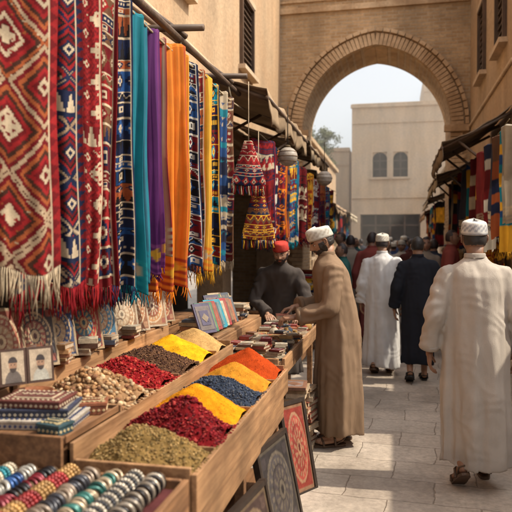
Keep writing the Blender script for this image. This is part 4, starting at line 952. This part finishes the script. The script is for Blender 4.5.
for k,(p,yw,c,cp) in enumerate(far):
    fg.append(man('distant_pedestrian',p,D(yw),c,widen(T_stand,.86,.9,.15,.88),hang(),[(-.09,-.1,0,0,D(15)),(.09,.12,0,0,0)],
     dict(loc=(0,.02,1.62),pitch=0,yaw=0,skin=(.26,.14,.09),hair=(.03,.02,.02),beard=False,cap=cp,lv=4),vox=.022,seed=20+k,scale=random.uniform(.93,1.0)))
def dup(g,loc,rot,sc):
    e=group('distant_pedestrian',(*loc,0),rot); e.scale=(sc,)*3
    for ch in list(g.children):
        o=ch.copy(); link(o); o.parent=e
rs=random.Random(12)
for k,(p,yw) in enumerate([((-.9,13.6),10),((-.05,15.2),0),((.55,17.5),180),((-.6,18.6),0),((.15,20),190),((-1.1,21),10),((.9,20.5),170),((-.2,23),0),((.5,24),180),((-1.3,25),0),((.0,26.5),190),((.95,12.4),75),((.80,9.9),-80),
   ((-.75,9.4),100),((-.95,11.6),90),((.3,12.2),0),((-.15,11.0),180),((.7,13.4),-70),((-.5,14.4),170),((.2,16.8),0),((-1.0,17.4),20),((.65,18.8),190),((-.2,19.2),10),((.4,21.8),0),((-.8,22.6),180),((1.0,24.5),0),((-.45,25.5),10),((.7,27),180),((-1.6,27.5),0),((.45,10.2),175),((-.35,9.9),0),((.1,17.8),180),((-.8,19.8),0),((.75,16.1),10)]):
    dup(fg[(k*4+1)%9],p,D(yw+rs.uniform(-20,20)),rs.uniform(.90,1.04))
# ------------------------------------------------------------ dusty air in the courtyard beyond the arch
mb=MB(); mb.box((0,38.5,7.5),(40,46,14.98)); hz=mb.mesh('dust_haze'); hm_=bpy.data.materials.new('dust_haze'); hm_.use_nodes=True; nt=hm_.node_tree; nt.nodes.remove(nt.nodes['Principled BSDF'])
vs_=nt.nodes.new('ShaderNodeVolumeScatter'); vs_.inputs['Color'].default_value=(1,.95,.87,1); vs_.inputs['Density'].default_value=.010; vs_.inputs['Anisotropy'].default_value=.2
nt.links.new(vs_.outputs[0],nt.nodes['Material Output'].inputs['Volume']); hz.materials.append(hm_); link(bpy.data.objects.new('dust_haze',hz))
# ------------------------------------------------------------ camera, light, world
cam=bpy.data.cameras.new('Camera'); co=link(bpy.data.objects.new('Camera',cam)); scene.camera=co
co.location=(0,0,1.6); co.rotation_euler=(D(90-1.2),0,D(12.3)); cam.lens=45; cam.sensor_width=36; cam.clip_end=800; cam.clip_start=.05
cam.dof.use_dof=True; cam.dof.focus_distance=4.5; cam.dof.aperture_fstop=2.8
el=D(50); sx,sy=.99,.08
dirv=Vector((sx*math.cos(el),sy*math.cos(el),math.sin(el)))
sun=bpy.data.lights.new('sun','SUN'); sun.energy=5.0; sun.angle=D(.5); sun.color=(1,.90,.74); so=link(bpy.data.objects.new('sun',sun)); so.rotation_euler=dirv.to_track_quat('Z','Y').to_euler(); so.location=(5,-5,10)
w=bpy.data.worlds.new('World'); scene.world=w; w.use_nodes=True; nt=w.node_tree; bg=nt.nodes['Background']
sk=nt.nodes.new('ShaderNodeTexSky'); sk.sky_type='NISHITA'; sk.sun_disc=False; sk.sun_elevation=el; sk.sun_rotation=math.atan2(sx,sy); sk.dust_density=4; sk.air_density=1.3; sk.ozone_density=.5
hs=nt.nodes.new('ShaderNodeHueSaturation'); hs.inputs['Saturation'].default_value=.32; hs.inputs['Value'].default_value=1.65
nt.links.new(sk.outputs[0],hs.inputs['Color']); nt.links.new(hs.outputs[0],bg.inputs[0]); bg.inputs[1].default_value=.15
scene.view_settings.view_transform='Standard'; scene.view_settings.look='None'; scene.view_settings.exposure=0
